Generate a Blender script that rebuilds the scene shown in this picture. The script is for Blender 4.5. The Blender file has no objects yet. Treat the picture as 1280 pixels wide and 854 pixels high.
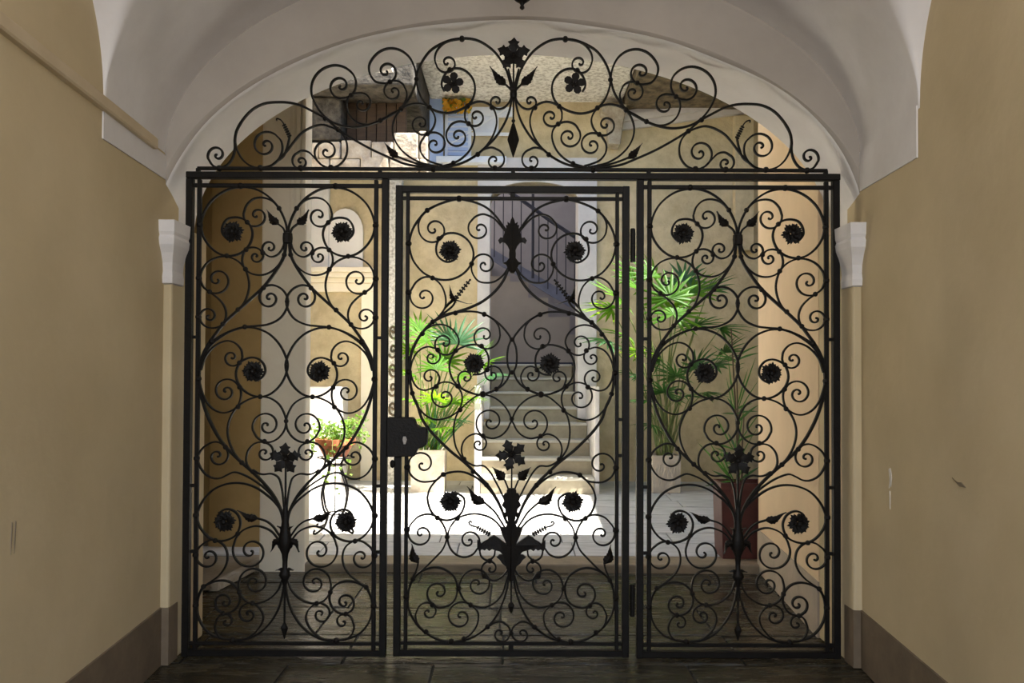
import bpy, bmesh, math, random
from mathutils import Vector, Matrix, noise
random.seed(7)
R = math.radians
sc = bpy.context.scene
col = sc.collection

# ------------------------------------------------------------------ camera
# 1280x854 frame, focal 1000 px, eye height 1.39 m, horizon at y = 472
F, EYE, HOR = 1000.0, 1.39, 472.0
GY = 4.0                                  # depth of the gate
cam_d = bpy.data.cameras.new('camera'); cam = bpy.data.objects.new('camera', cam_d); col.objects.link(cam)
cam_d.sensor_width = 36.0; cam_d.lens = F / 1280 * 36
PITCH = R(0.9)
cam_d.shift_y = (HOR - 427 - math.tan(PITCH) * F) / 1280
cam.matrix_world = Matrix.Translation((0.0, 0, EYE)) @ Matrix.Rotation(R(90) + PITCH, 4, 'X') @ Matrix.Rotation(R(0.22), 4, 'Z')
cam_d.clip_start = 0.05
sc.camera = cam

# ------------------------------------------------------------------ light
vs = sc.view_settings
vs.view_transform = 'Standard'; vs.look = 'None'; vs.gamma = 1.0; vs.use_curve_mapping = False
vs.exposure = 1.3
SUN_DIR = Vector((-0.5, 0.22, -1.0)).normalized()
w = bpy.data.worlds.new('sky'); sc.world = w; w.use_nodes = True
nt = w.node_tree; bg = nt.nodes['Background']
sky = nt.nodes.new('ShaderNodeTexSky'); sky.sky_type = 'NISHITA'; sky.sun_disc = False
sky.sun_elevation = math.asin(-SUN_DIR.z); sky.sun_rotation = math.atan2(-SUN_DIR.x, -SUN_DIR.y)
nt.links.new(sky.outputs[0], bg.inputs[0]); bg.inputs[1].default_value = 0.22
sd = bpy.data.lights.new('sun', 'SUN'); sd.energy = 11.0; sd.angle = R(0.6); sd.color = (1.0, 0.95, 0.85)
so = bpy.data.objects.new('sun', sd); col.objects.link(so)
so.rotation_euler = SUN_DIR.to_track_quat('-Z', 'Y').to_euler(); so.location = (4, 2, 12)
# daylight coming in through the street doorway at the other end of the passage, behind the photographer
ad = bpy.data.lights.new('street_doorway_daylight', 'AREA'); ad.shape = 'RECTANGLE'; ad.size = 2.3; ad.size_y = 1.3
ad.energy = 33; ad.color = (0.97, 0.97, 1.0)
ao = bpy.data.objects.new('street_doorway_daylight', ad); col.objects.link(ao)
ao.location = (0, -1.25, 2.35); ao.rotation_euler = (R(105), 0, 0)

# ------------------------------------------------------------------ helpers
def px(x, y, Y):                          # photo pixel -> point at depth Y
    return Vector(((x - 640) / F * Y, Y, EYE + (HOR - y) / F * Y))

def material(name, color, rough=0.8, metal=0.0, var=0.0, scale=6.0, color2=None, bump=0.0, bscale=40.0, spec=0.5,
             detail=6.0, stretch=(1, 1, 1), lo=0.35, hi=0.68, rough2=None, trans=None):
    m = bpy.data.materials.new(name); m.use_nodes = True
    n = m.node_tree.nodes; l = m.node_tree.links
    b = n['Principled BSDF']; b.inputs['Roughness'].default_value = rough; b.inputs['Metallic'].default_value = metal
    b.inputs['Specular IOR Level'].default_value = spec
    c1 = (*color, 1)
    tc = n.new('ShaderNodeTexCoord'); mp = n.new('ShaderNodeMapping'); mp.inputs['Scale'].default_value = stretch
    l.new(tc.outputs['Object'], mp.inputs[0])
    colsock = None
    if var or color2:
        nz = n.new('ShaderNodeTexNoise'); nz.inputs['Scale'].default_value = scale; nz.inputs['Detail'].default_value = detail
        nz.inputs['Roughness'].default_value = 0.62
        l.new(mp.outputs[0], nz.inputs['Vector'])
        rp = n.new('ShaderNodeValToRGB'); rp.color_ramp.elements[0].position = lo; rp.color_ramp.elements[1].position = hi
        c2 = color2 if color2 else tuple(c * (1 - var) for c in color)
        rp.color_ramp.elements[0].color = (*c2, 1); rp.color_ramp.elements[1].color = c1
        l.new(nz.outputs['Fac'], rp.inputs[0]); l.new(rp.outputs[0], b.inputs['Base Color']); colsock = rp.outputs[0]
        if rough2 is not None:
            mr = n.new('ShaderNodeMapRange'); mr.inputs[1].default_value = lo; mr.inputs[2].default_value = hi
            mr.inputs[3].default_value = rough2; mr.inputs[4].default_value = rough
            l.new(nz.outputs['Fac'], mr.inputs[0]); l.new(mr.outputs[0], b.inputs['Roughness'])
    else:
        b.inputs['Base Color'].default_value = c1
    if bump:
        bz = n.new('ShaderNodeTexNoise'); bz.inputs['Scale'].default_value = bscale; bz.inputs['Detail'].default_value = 8
        l.new(mp.outputs[0], bz.inputs['Vector'])
        bp = n.new('ShaderNodeBump'); bp.inputs['Strength'].default_value = bump; bp.inputs['Distance'].default_value = 0.02
        l.new(bz.outputs['Fac'], bp.inputs['Height']); l.new(bp.outputs[0], b.inputs['Normal'])
    if trans:
        out = n['Material Output']; tr = n.new('ShaderNodeBsdfTranslucent'); mx = n.new('ShaderNodeMixShader'); mx.inputs[0].default_value = 0.5
        tr.inputs[0].default_value = (*trans, 1)
        l.new(b.outputs[0], mx.inputs[1]); l.new(tr.outputs[0], mx.inputs[2]); l.new(mx.outputs[0], out.inputs[0])
    return m

M = {}
M['plaster'] = material('ochre_plaster', (0.62, 0.51, 0.33), 0.9, color2=(0.53, 0.43, 0.27), scale=1.3, bump=0.12, bscale=14, spec=0.2)
M['plaster_in'] = material('cream_plaster', (0.80, 0.62, 0.42), 0.9, color2=(0.70, 0.54, 0.36), scale=1.6, bump=0.10, bscale=16, spec=0.2)
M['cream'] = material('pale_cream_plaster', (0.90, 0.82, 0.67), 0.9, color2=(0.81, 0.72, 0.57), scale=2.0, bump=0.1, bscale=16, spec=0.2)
M['shade_brown_wall'] = material('shade_brown_plaster', (0.42, 0.30, 0.14), 0.85, color2=(0.33, 0.23, 0.10), scale=2.0, bump=0.1, bscale=16, spec=0.2)  # brown carries the shade of the recess in its colour
M['white'] = material('whitewash', (0.79, 0.765, 0.765), 0.92, color2=(0.69, 0.66, 0.655), scale=2.2, bump=0.14, bscale=9, spec=0.15)
M['dim_archface'] = material('shade_grey_plaster', (0.44, 0.395, 0.35), 0.92, color2=(0.38, 0.34, 0.30), scale=2.0, bump=0.1, bscale=10, spec=0.15)  # arch face toned down; its shade is put into the colour
M['lit_white'] = material('lit_whitewash', (0.88, 0.855, 0.845), 0.92, color2=(0.78, 0.75, 0.74), scale=2.4, bump=0.16, bscale=8, spec=0.15)  # whiter than the vault, with the courtyard's bounce light put into the colour
M['dado'] = material('dado_paint', (0.13, 0.095, 0.06), 0.8, color2=(0.19, 0.14, 0.09), scale=5, bump=0.15, bscale=20)
M['dado_grey'] = material('dado_grey', (0.36, 0.31, 0.25), 0.8, color2=(0.46, 0.38, 0.30), scale=5, bump=0.15, bscale=20)
M['stucco'] = material('rough_stucco', (0.65, 0.54, 0.35), 0.95, color2=(0.48, 0.39, 0.24), scale=5.0, bump=1.0, bscale=13, spec=0.1)
M['greystone'] = material('speckled_stone', (0.78, 0.75, 0.69), 0.95, color2=(0.42, 0.385, 0.33), scale=26, bump=0.5, bscale=50, lo=0.36, hi=0.56)
M['shade_stone'] = material('shade_dark_stone', (0.085, 0.072, 0.055), 0.95, color2=(0.02, 0.016, 0.011), scale=12, bump=0.8, bscale=20)  # colour lowered in place of shade on the slab and corbel
M['brownstone'] = material('dark_brown_stone', (0.22, 0.165, 0.10), 0.95, color2=(0.06, 0.05, 0.032), scale=9, bump=0.8, bscale=16)  # darker than the grey slab by base colour alone
M['palestone'] = material('pale_rough_stone', (0.50, 0.44, 0.35), 0.95, color2=(0.27, 0.22, 0.16), scale=8, bump=0.8, bscale=18)
M['wetstone'] = material('wet_dark_stone', (0.06, 0.05, 0.03), 0.42, color2=(0.025, 0.021, 0.013), scale=3.0, bump=0.5, bscale=9,
                         stretch=(1, 2.2, 1), rough2=0.09, spec=0.5)
M['joint'] = material('floor_joint', (0.03, 0.026, 0.02), 0.7, var=0.3, bump=0.2)
M['threshold'] = material('threshold_stone', (0.30, 0.24, 0.16), 0.6, color2=(0.20, 0.155, 0.10), scale=5, bump=0.3, bscale=24)
M['paving'] = material('grey_paving', (0.58, 0.58, 0.57), 0.75, color2=(0.42, 0.42, 0.41), scale=4, bump=0.25, bscale=24)
M['cjoint'] = material('courtyard_joint', (0.22, 0.21, 0.2), 0.9, var=0.3)
M['step'] = material('stone_step', (0.40, 0.35, 0.25), 0.8, color2=(0.29, 0.25, 0.18), scale=5, bump=0.25, bscale=25)
M['nosing'] = material('step_tread', (0.50, 0.47, 0.40), 0.7, var=0.2, scale=6)
M['marble'] = material('pale_marble', (0.66, 0.63, 0.61), 0.6, color2=(0.55, 0.52, 0.51), scale=4)
M['lilac'] = material('lilac_plaster', (0.36, 0.345, 0.36), 0.9, color2=(0.31, 0.295, 0.31), scale=3)
M['stairgrey'] = material('stair_grey_plaster', (0.47, 0.42, 0.37), 0.9, color2=(0.40, 0.35, 0.30), scale=2)
M['blueiron'] = material('blue_painted_iron', (0.035, 0.04, 0.07), 0.5, var=0.2, scale=20)
M['bluestring'] = material('blue_grey_paint', (0.20, 0.22, 0.32), 0.7, var=0.2, scale=8)
M['iron'] = material('wrought_iron', (0.007, 0.005, 0.0035), 0.55, 0.0, color2=(0.0035, 0.0025, 0.002), scale=30, bump=0.15, bscale=90, spec=0.22)
M['ironlite'] = material('worn_steel', (0.30, 0.27, 0.24), 0.45, 0.8, var=0.3, scale=60)
M['terracotta'] = material('terracotta', (0.50, 0.17, 0.075), 0.8, color2=(0.38, 0.12, 0.05), scale=10)
M['redpot'] = material('dark_red_planter', (0.085, 0.014, 0.009), 0.55, color2=(0.055, 0.009, 0.006), scale=6)
M['whitepot'] = material('white_cement_planter', (0.60, 0.53, 0.44), 0.8, color2=(0.46, 0.40, 0.33), scale=8, bump=0.2, bscale=30)
M['soil'] = material('soil', (0.05, 0.032, 0.02), 0.95, var=0.5, scale=40, bump=0.6, bscale=60)
M['frond'] = material('palm_leaf', (0.075, 0.20, 0.015), 0.55, color2=(0.04, 0.12, 0.012), scale=9, spec=0.3, trans=(0.24, 0.46, 0.012))
M['frond_dk'] = material('palm_leaf_dark', (0.055, 0.145, 0.04), 0.42, color2=(0.03, 0.09, 0.025), scale=9, trans=(0.10, 0.25, 0.04))  # dracaena leaves, and lower palm fronds with their shade in the colour
M['frond_blue'] = material('palm_leaf_bluish', (0.06, 0.16, 0.065), 0.5, color2=(0.03, 0.10, 0.045), scale=9, spec=0.4, trans=(0.10, 0.26, 0.07))
M['stalk'] = material('green_stalk', (0.20, 0.27, 0.08), 0.6, color2=(0.13, 0.14, 0.05), scale=14)
M['trunk'] = material('brown_stem', (0.13, 0.09, 0.05), 0.8, color2=(0.07, 0.05, 0.03), scale=20)
M['ivy'] = material('ivy_leaf', (0.13, 0.27, 0.04), 0.5, color2=(0.08, 0.18, 0.03), scale=12, trans=(0.24, 0.40, 0.05))
M['shutter'] = material('blue_shutter', (0.45, 0.56, 0.82), 0.6, color2=(0.37, 0.48, 0.74), scale=8)
M['shutter_pale'] = material('pale_blue_paint', (0.70, 0.74, 0.84), 0.6, color2=(0.6, 0.65, 0.78), scale=8)
M['bluewhite'] = material('white_blue_paint', (0.78, 0.82, 0.90), 0.7, var=0.12)
M['flower_y'] = material('yellow_petal', (0.85, 0.62, 0.05), 0.6, color2=(0.75, 0.25, 0.03), scale=14, trans=(0.8, 0.5, 0.05))
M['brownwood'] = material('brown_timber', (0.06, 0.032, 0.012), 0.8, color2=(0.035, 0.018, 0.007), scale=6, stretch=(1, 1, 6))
M['trunking'] = material('painted_trunking', (0.62, 0.51, 0.35), 0.7, color2=(0.54, 0.43, 0.28), scale=5)
M['chip'] = material('bare_plaster', (0.78, 0.73, 0.66), 0.9, var=0.2, scale=20)
M['scuff'] = material('scuff_mark', (0.28, 0.22, 0.15), 0.9, var=0.2, scale=20)

def wloc(o):
    v = Vector((0, 0, 0))
    while o is not None:
        v += o.location; o = o.parent
    return v

def mesh_obj(name, verts, faces, mat, parent=None, smooth=False, local=False):
    off = Vector((0, 0, 0)) if (local or parent is None) else wloc(parent)
    me = bpy.data.meshes.new(name)
    me.from_pydata([tuple(Vector(v) - off) for v in verts], [], faces)
    bm = bmesh.new(); bm.from_mesh(me); bmesh.ops.recalc_face_normals(bm, faces=bm.faces); bm.to_mesh(me); bm.free()
    if smooth:
        for p in me.polygons: p.use_smooth = True
    me.materials.append(M[mat] if isinstance(mat, str) else mat)
    o = bpy.data.objects.new(name, me); col.objects.link(o)
    if parent: o.parent = parent
    return o

def thing(name, loc, label, cat, group=None):
    o = bpy.data.objects.new(name, None); col.objects.link(o); o.location = loc; o.empty_display_size = 0.1
    o['label'] = label; o['category'] = cat
    if group: o['group'] = group
    return o

def tag(o, label, cat, group=None):
    o['label'] = label; o['category'] = cat
    if group: o['group'] = group
    return o

def struct(o):
    o['kind'] = 'structure'; return o

BF = [(0, 1, 3, 2), (4, 6, 7, 5), (0, 4, 5, 1), (2, 3, 7, 6), (0, 2, 6, 4), (1, 5, 7, 3)]
def boxv(x0, x1, y0, y1, z0, z1):
    return [(x, y, z) for x in (x0, x1) for y in (y0, y1) for z in (z0, z1)]

class MB:
    def __init__(s): s.v = []; s.f = []
    def add(s, v, f):
        n = len(s.v); s.v += [tuple(p) for p in v]; s.f += [tuple(i + n for i in q) for q in f]; return s
    def box(s, x0, x1, y0, y1, z0, z1): return s.add(boxv(x0, x1, y0, y1, z0, z1), BF)
    def tube(s, pts, r, n=6, r1=None):
        pts = [Vector(p) for p in pts]; vs_ = []; m = len(pts); up = Vector((0.13, 0.31, 0.94))
        for i, p in enumerate(pts):
            t = (pts[min(i + 1, m - 1)] - pts[max(i - 1, 0)]).normalized()
            a = t.cross(up)
            if a.length < 1e-3: a = t.cross(Vector((1, 0, 0)))
            a.normalize(); b = t.cross(a)
            rr = r if r1 is None else r + (r1 - r) * i / (m - 1)
            for k in range(n):
                an = 2 * math.pi * k / n
                vs_.append(p + a * math.cos(an) * rr + b * math.sin(an) * rr)
        fs = [(i * n + k, i * n + (k + 1) % n, (i + 1) * n + (k + 1) % n, (i + 1) * n + k) for i in range(m - 1) for k in range(n)]
        fs += [tuple(range(n)), tuple(range((m - 1) * n, m * n))]
        return s.add(vs_, fs)
    def lathe(s, prof, c, n=16, sx=1, sy=1):
        vs_ = [(c[0] + r * math.cos(2 * math.pi * k / n) * sx, c[1] + r * math.sin(2 * math.pi * k / n) * sy, c[2] + z) for r, z in prof for k in range(n)]
        m = len(prof)
        fs = [(i * n + k, i * n + (k + 1) % n, (i + 1) * n + (k + 1) % n, (i + 1) * n + k) for i in range(m - 1) for k in range(n)]
        fs += [tuple(range(n)), tuple(range((m - 1) * n, m * n))]
        return s.add(vs_, fs)
    def ball(s, c, r, sx=1, sy=1, sz=1, n=8, m=5):
        prof = [(r * math.sin(math.pi * (i + 0.02) / (m + 0.04)), -r * math.cos(math.pi * (i + 0.02) / (m + 0.04)) * sz) for i in range(m + 1)]
        return s.lathe(prof, c, n, sx, sy)
    def extrude(s, outline, y0, y1):        # outline in (x, z), extruded along y
        n = len(outline)
        v = [(x, y0, z) for x, z in outline] + [(x, y1, z) for x, z in outline]
        f = [(i, (i + 1) % n, n + (i + 1) % n, n + i) for i in range(n)] + [tuple(range(n)), tuple(range(2 * n - 1, n - 1, -1))]
        return s.add(v, f)
    def obj(s, name, mat, parent=None, smooth=False, local=False):
        return mesh_obj(name, s.v, s.f, mat, parent, smooth, local)

def box(name, x0, x1, y0, y1, z0, z1, mat, parent=None):
    return mesh_obj(name, boxv(x0, x1, y0, y1, z0, z1), BF, mat, parent)

def bevel(o, wd=0.01, seg=2):
    m = o.modifiers.new('bevel', 'BEVEL'); m.width = wd; m.segments = seg; m.limit_method = 'ANGLE'; return o

def copy_tree(o, parent=None):
    c = o.copy(); col.objects.link(c); c.parent = parent
    for ch in list(o.children): copy_tree(ch, c)
    return c

# ------------------------------------------------------------------ the passage in front of the gate
ARCH_Y0, ARCH_Y1 = 3.87, 4.31
def xl(Y): return -1.395 - 0.076 * Y       # left passage wall (slightly flaring)
def xr(Y): return 1.33 + 0.093 * Y        # right passage wall
YB = -1.35
def wall_strip(name, fx, side, mat):
    t = 0.3 * side
    v = [(fx(YB), YB, 0), (fx(ARCH_Y0 + .2), ARCH_Y0 + .2, 0), (fx(ARCH_Y0 + .2), ARCH_Y0 + .2, 3.9), (fx(YB), YB, 3.9)]
    v += [(x + t, y, z) for x, y, z in v]
    f = [(0, 1, 2, 3), (4, 5, 6, 7), (0, 1, 5, 4), (1, 2, 6, 5), (2, 3, 7, 6), (3, 0, 4, 7)]
    return struct(mesh_obj(name, v, f, mat))
wl = wall_strip('wall_left', xl, -1, 'plaster')
wr = wall_strip('wall_right', xr, 1, 'plaster')
def dado(name, fx, side):
    a, b = YB, ARCH_Y0
    v = []
    for Y in (a, b):
        x = fx(Y)
        v += [(x + 0.02 * side, Y, 0), (x - 0.008 * side, Y, 0), (x - 0.008 * side, Y, 0.275), (x + 0.02 * side, Y, 0.28)]
    f = [(0, 1, 5, 4), (1, 2, 6, 5), (2, 3, 7, 6), (3, 0, 4, 7), (0, 1, 2, 3), (4, 5, 6, 7)]
    return struct(mesh_obj(name, v, f, 'dado'))
for s, nm in ((-1, 'baseboard_jamb_left'), (1, 'baseboard_jamb_right')):
    a, b = sorted((s * (1.65) - s * .004, s * 1.8))
    struct(box(nm, a, b, ARCH_Y0 - .006, ARCH_Y0 + .1, 0, 0.275, 'dado'))
dado('baseboard_left', xl, -1); dado('baseboard_right', xr, 1)

# vault: a barrel along the passage cut by a cross vault whose lunette ends at Y = 3.18
ZS, BR, CR_YC, CR_R, CR_B = 2.45, 0.98, 1.0, 2.18, 1.06
def zmain(s): return ZS + BR * math.sqrt(max(0.0, 1 - s * s))
def zcross(Y):
    q = 1 - ((Y - CR_YC) / CR_R) ** 2
    return ZS + CR_B * q ** 0.42 if q > 0 else ZS - 1
ss = [math.sin(-math.pi / 2 + math.pi * i / 96) for i in range(97)]
Ys = [YB + i * 0.12 for i in range(18)]
Ys = [y for y in Ys if y < CR_YC - CR_R]
Ys += [CR_YC - CR_R * math.cos(math.pi * i / 110) for i in range(111)]
Ys += [3.2, 3.3, 3.42, 3.55, 3.7, ARCH_Y0 + 0.01]
vv, ff = [], []
for Y in Ys:
    for s in ss:
        hw = (xr(Y) - xl(Y)) / 2; cx = (xr(Y) + xl(Y)) / 2
        a, b = zmain(s), zcross(Y)
        h = 0.5 + 0.5 * math.tanh((a - b) / 0.03)          # soften the groin as layers of whitewash do
        z = max(a, b) + 0.02 * (1 - abs(2 * h - 1))
        vv.append((cx + hw * 1.0004 * s, Y, z))
W = len(ss)
for i in range(len(Ys) - 1):
    for j in range(W - 1): ff.append((i * W + j, i * W + j + 1, (i + 1) * W + j + 1, (i + 1) * W + j))
ceil = struct(mesh_obj('ceiling', vv, ff, 'white', smooth=True))

# arch wall that holds the gate
AX, AZ, AR, JX = 1.72, 2.14, 1.0, 1.65
N = 64
ell = [(AX * math.cos(math.pi * i / N), AZ + AR * math.sin(math.pi * i / N)) for i in range(N + 1)]
def wob(x, z): return 0.012 * noise.noise(Vector((x * 2.1, z * 2.3, 1.7)))
outer = []
for x, z in ell:
    dx, dz = x, z - AZ
    k = min(3.2 / abs(dx) if abs(dx) > 1e-6 else 1e9, 2.2 / dz if dz > 1e-6 else 1e9)
    outer.append((dx * k, AZ + dz * k))
mb = MB()
n = N + 1
soff = [ARCH_Y0, ARCH_Y0 + 0.015, ARCH_Y0 + 0.05, 4.0, 4.12, 4.22, ARCH_Y1]
v = []
for q, Y in enumerate(soff):
    for x, z in ell:
        g = 1.012 if q == 0 else 1.0
        ww = wob(x + Y, z) if 0 < q < len(soff) - 1 else 0
        v.append((x * g * (1 + ww), Y, AZ + (z - AZ) * g * (1 + ww)))
f = [(q * n + i, q * n + i + 1, (q + 1) * n + i + 1, (q + 1) * n + i) for q in range(len(soff) - 1) for i in range(N)]
mb.add(v, f)
for Y, g in ((ARCH_Y0, 1.012), (ARCH_Y1, 1.0)):
    v = [(x * g, Y, AZ + (z - AZ) * g) for x, z in ell] + [(x, Y, z) for x, z in outer]
    mb.add(v, [(i, i + 1, n + i + 1, n + i) for i in range(N)])
v = [(x, ARCH_Y0, z) for x, z in outer] + [(x, ARCH_Y1, z) for x, z in outer]
mb.add(v, [(i, i + 1, n + i + 1, n + i) for i in range(N)])
arch = struct(mb.obj('wall_arch', 'dim_archface', smooth=False))
arch.data.materials.append(M['lit_white'])
for p in arch.data.polygons[:N * 6]: p.use_smooth = True
for p in arch.data.polygons[N:N * 6]: p.material_index = 1
for s, nm in ((-1, 'wall_jamb_left'), (1, 'wall_jamb_right')):
    a, b = sorted((s * JX, s * 3.2))
    o = struct(bevel(box(nm, a, b, ARCH_Y0, ARCH_Y1, 0, 2.14, 'plaster'), 0.012))
# impost capitals: moulded blocks that wrap the jamb
for s, nm in ((-1, 'trim_1'), (1, 'trim_2')):
    prof = [(0.0, 1.835), (0.018, 1.84), (0.022, 1.87), (0.012, 1.90), (0.018, 1.94), (0.04, 1.985), (0.065, 2.02), (0.072, 2.05), (0.062, 2.065), (0.072, 2.08), (0.078, 2.135), (0.0, 2.145)]
    v = []
    for e, z in prof:
        xi = s * (JX - e * 0.55)
        v += [(xi, ARCH_Y0 - e, z), (s * 1.80, ARCH_Y0 - e, z), (xi, 3.985, z), (s * 1.80, 3.985, z)]
    f = []
    for i in range(len(prof) - 1):
        a, b = i * 4, i * 4 + 4
        f += [(a, a + 1, b + 1, b), (a, a + 2, b + 2, b), (a + 2, a + 3, b + 3, b + 2), (a + 1, a + 3, b + 3, b + 1)]
    m_ = len(prof) * 4 - 4
    f += [(0, 1, 3, 2), (m_, m_ + 1, m_ + 3, m_ + 2)]
    struct(mesh_obj(nm, v, f, 'white'))
# white painted strip under the vault foot on each side wall
def strip(name, fx, s, y0, y1, z0a, z0b, z1, mat, t=0.006):
    v = []
    for Y, z0 in ((y0, z0a), (y1, z0b)):
        x = fx(Y)
        v += [(x + 0.02 * s, Y, z0), (x - t * s, Y, z0), (x - t * s, Y, z1), (x + 0.02 * s, Y, z1)]
    f = [(0, 1, 5, 4), (1, 2, 6, 5), (2, 3, 7, 6), (3, 0, 4, 7), (0, 1, 2, 3), (4, 5, 6, 7)]
    return struct(mesh_obj(name, v, f, mat))
strip('trim_3', xl, -1, 3.17, ARCH_Y0, 2.335, 2.345, 2.46, 'white')
strip('trim_4', xr, 1, 3.20, ARCH_Y0, 2.28, 2.30, 2.49, 'white')
# cable trunking along the left wall
v = []
for Y in (YB, 3.70):
    x = xl(Y)
    v += [(x - .01, Y, 2.445), (x + 0.022, Y, 2.445), (x + 0.028, Y, 2.452), (x + 0.028, Y, 2.490), (x + 0.022, Y, 2.497), (x - .01, Y, 2.497)]
f = [(i, (i + 1) % 6, 6 + (i + 1) % 6, 6 + i) for i in range(6)] + [tuple(range(6)), tuple(range(6, 12))]
struct(mesh_obj('trim_5', v, f, 'trunking'))
# chips and scuffs in the plaster of the side walls
def chip(fx, s, y, z, pts, mat, parent):
    vs_ = [(fx(y + a) - 0.0025 * s, y + a, z + b) for a, b in pts]
    vs_ += [(fx(y + a) + 0.004 * s, y + a, z + b) for a, b in pts]
    k = len(pts)
    f = [tuple(range(k)), tuple(range(k, 2 * k))] + [(i, (i + 1) % k, k + (i + 1) % k, k + i) for i in range(k)]
    return mesh_obj('plaster_chip', vs_, f, mat, parent)
chip(xr, 1, 3.49, 0.98, [(0, 0), (0.012, 0.02), (0.03, 0.015), (0.02, -0.03), (0.028, -0.07), (0.016, -0.05), (0.006, -0.06), (-.006, -.02)], 'chip', wr)
chip(xr, 1, 3.505, 0.87, [(0, 0.03), (0.006, 0.03), (0.004, -0.03), (0.001, -0.05), (-0.002, -0.01)], 'chip', wr)
chip(xr, 1, 2.88, 1.02, [(0, 0), (0.03, 0.012), (-0.03, -0.012), (-0.075, -0.01), (-0.04, 0.005)], 'scuff', wr)
for d in (0, 0.02):
    chip(xl, -1, 2.55 + d, 0.88, [(0, 0.045), (0.005, 0.04), (0.001, -0.02), (-.004, -0.06), (-.004, -.01)], 'scuff', wl)

# ------------------------------------------------------------------ floors
KERB = 5.74
fl = struct(box('floor', -4.2, 3.6, YB, KERB + 0.02, -0.12, -0.012, 'joint'))
rows = [YB]
while rows[-1] < KERB - 0.3: rows.append(rows[-1] + random.uniform(0.42, 0.62))
rows[-1] = KERB
me_cache = {}
def slab_mesh(name, mat):
    me = bpy.data.meshes.new(name)
    bm = bmesh.new(); bmesh.ops.create_cube(bm, size=1.0)
    top = [v_ for v_ in bm.verts if v_.co.z > 0]
    bm.edges.ensure_lookup_table()
    bmesh.ops.bevel(bm, geom=[e for e in bm.edges if all(v_ in top for v_ in e.verts)], offset=0.03, segments=1, affect='EDGES')
    bm.to_mesh(me); bm.free(); me.materials.append(M[mat]); return me
wet_me = slab_mesh('wet_slab', 'wetstone'); pav_me = slab_mesh('grey_slab', 'paving')
def slab(me, parent, x0, x1, y0, y1, z0, z1, tilt=0.0, dz=0.0):
    o = bpy.data.objects.new('paving_slab', me); col.objects.link(o); o.parent = parent
    o.location = ((x0 + x1) / 2, (y0 + y1) / 2, (z0 + z1) / 2 + dz); o.scale = (x1 - x0, y1 - y0, z1 - z0)
    o.rotation_euler = (tilt, random.uniform(-.004, .004), 0)
    return o
for i in range(len(rows) - 1):
    if rows[i + 1] < 2.4: 
        slab(wet_me, fl, -2.0, 2.0, rows[i] + .006, rows[i + 1] - .006, -0.08, 0.0); continue
    x = -2.6 - random.uniform(0, .6)
    while x < 2.5:
        x1 = x + random.uniform(0.7, 1.25)
        slab(wet_me, fl, x + .006, x1 - .006, rows[i] + .006, rows[i + 1] - .006, -0.08, random.uniform(-.005, .0), random.uniform(-.004, .004))
        x = x1
# threshold kerb and the courtyard paving, rising gently towards the stairs
struct(bevel(box('trim_6', -1.95, 3.2, KERB, 6.02, -0.1, 0.055, 'threshold'), 0.012))
def zc(Y): return 0.055 + max(0.0, min(1.0, (Y - 6.02) / (8.4 - 6.02))) * 0.11
v = [(-4.2, 6.02, zc(6.02) - .012), (4.2, 6.02, zc(6.02) - .012), (4.2, 8.4, zc(8.4) - .012), (-4.2, 8.4, zc(8.4) - .012), (4.2, 9.6, .153), (-4.2, 9.6, .153)]
v += [(x, y, -0.1) for x, y, z in v]
cf = struct(mesh_obj('floor_courtyard', v, [(0, 1, 2, 3), (3, 2, 4, 5), (6, 7, 8, 9), (9, 8, 10, 11), (0, 1, 7, 6), (4, 5, 11, 10)], 'cjoint'))
Y = 6.02
while Y < 9.45:
    dY = random.uniform(0.30, 0.40); Y1 = min(Y + dY, 9.5)
    x = -3.2 - random.uniform(0, .8); tl = math.atan2(zc(Y1) - zc(Y), Y1 - Y); zm = zc((Y + Y1) / 2)
    while x < 3.0:
        x1 = x + random.uniform(0.8, 1.5)
        slab(pav_me, cf, x + .006, x1 - .006, Y + .006, Y1 - .006, zm - 0.06, zm, tl)
        x = x1
    Y = Y1

# ------------------------------------------------------------------ passage beyond the gate
def quadwall(name, p0, p1, z0, z1, t, mat):        # vertical wall slab from p0 to p1 (plan), thickness t to its right
    d = (Vector(p1) - Vector(p0)).normalized(); nrm = Vector((d.y, -d.x)) * t
    P = [Vector(p0), Vector(p1), Vector(p1) + nrm, Vector(p0) + nrm]
    v = [(p.x, p.y, z0) for p in P] + [(p.x, p.y, z1) for p in P]
    return mesh_obj(name, v, [(0, 1, 2, 3), (4, 5, 6, 7), (0, 1, 5, 4), (1, 2, 6, 5), (2, 3, 7, 6), (3, 0, 4, 7)], mat)
struct(quadwall('wall_right_inner', (JX, ARCH_Y1), (1.786, 5.8), 0, 3.8, 0.3, 'plaster_in'))
struct(quadwall('baseboard_right_inner', (JX - .008, ARCH_Y1), (1.778, 5.8), 0, 0.30, 0.02, 'dado_grey'))
struct(box('wall_left_inner', -3.0, -1.86, 6.30, 6.55, 0, 3.8, 'shade_brown_wall'))
struct(box('wall_left_side', -3.25, -3.0, ARCH_Y1, 6.55, 0, 3.8, 'shade_brown_wall'))
struct(bevel(box('trim_7', -2.36, -1.9, 6.24, 6.32, 0, 3.8, 'shade_brown_wall'), 0.01))
struct(box('baseboard_left_inner', -3.0, -2.37, 6.26, 6.32, 0.04, 0.16, 'dado'))
struct(bevel(box('trim_8', -3.0, -1.93, 5.2, 6.3, 0, 0.04, 'threshold'), 0.01))
pier = struct(bevel(box('wall_pier', -1.80, -1.475, 5.725, 5.86, -0.05, 3.8, 'cream'), 0.012))
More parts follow.
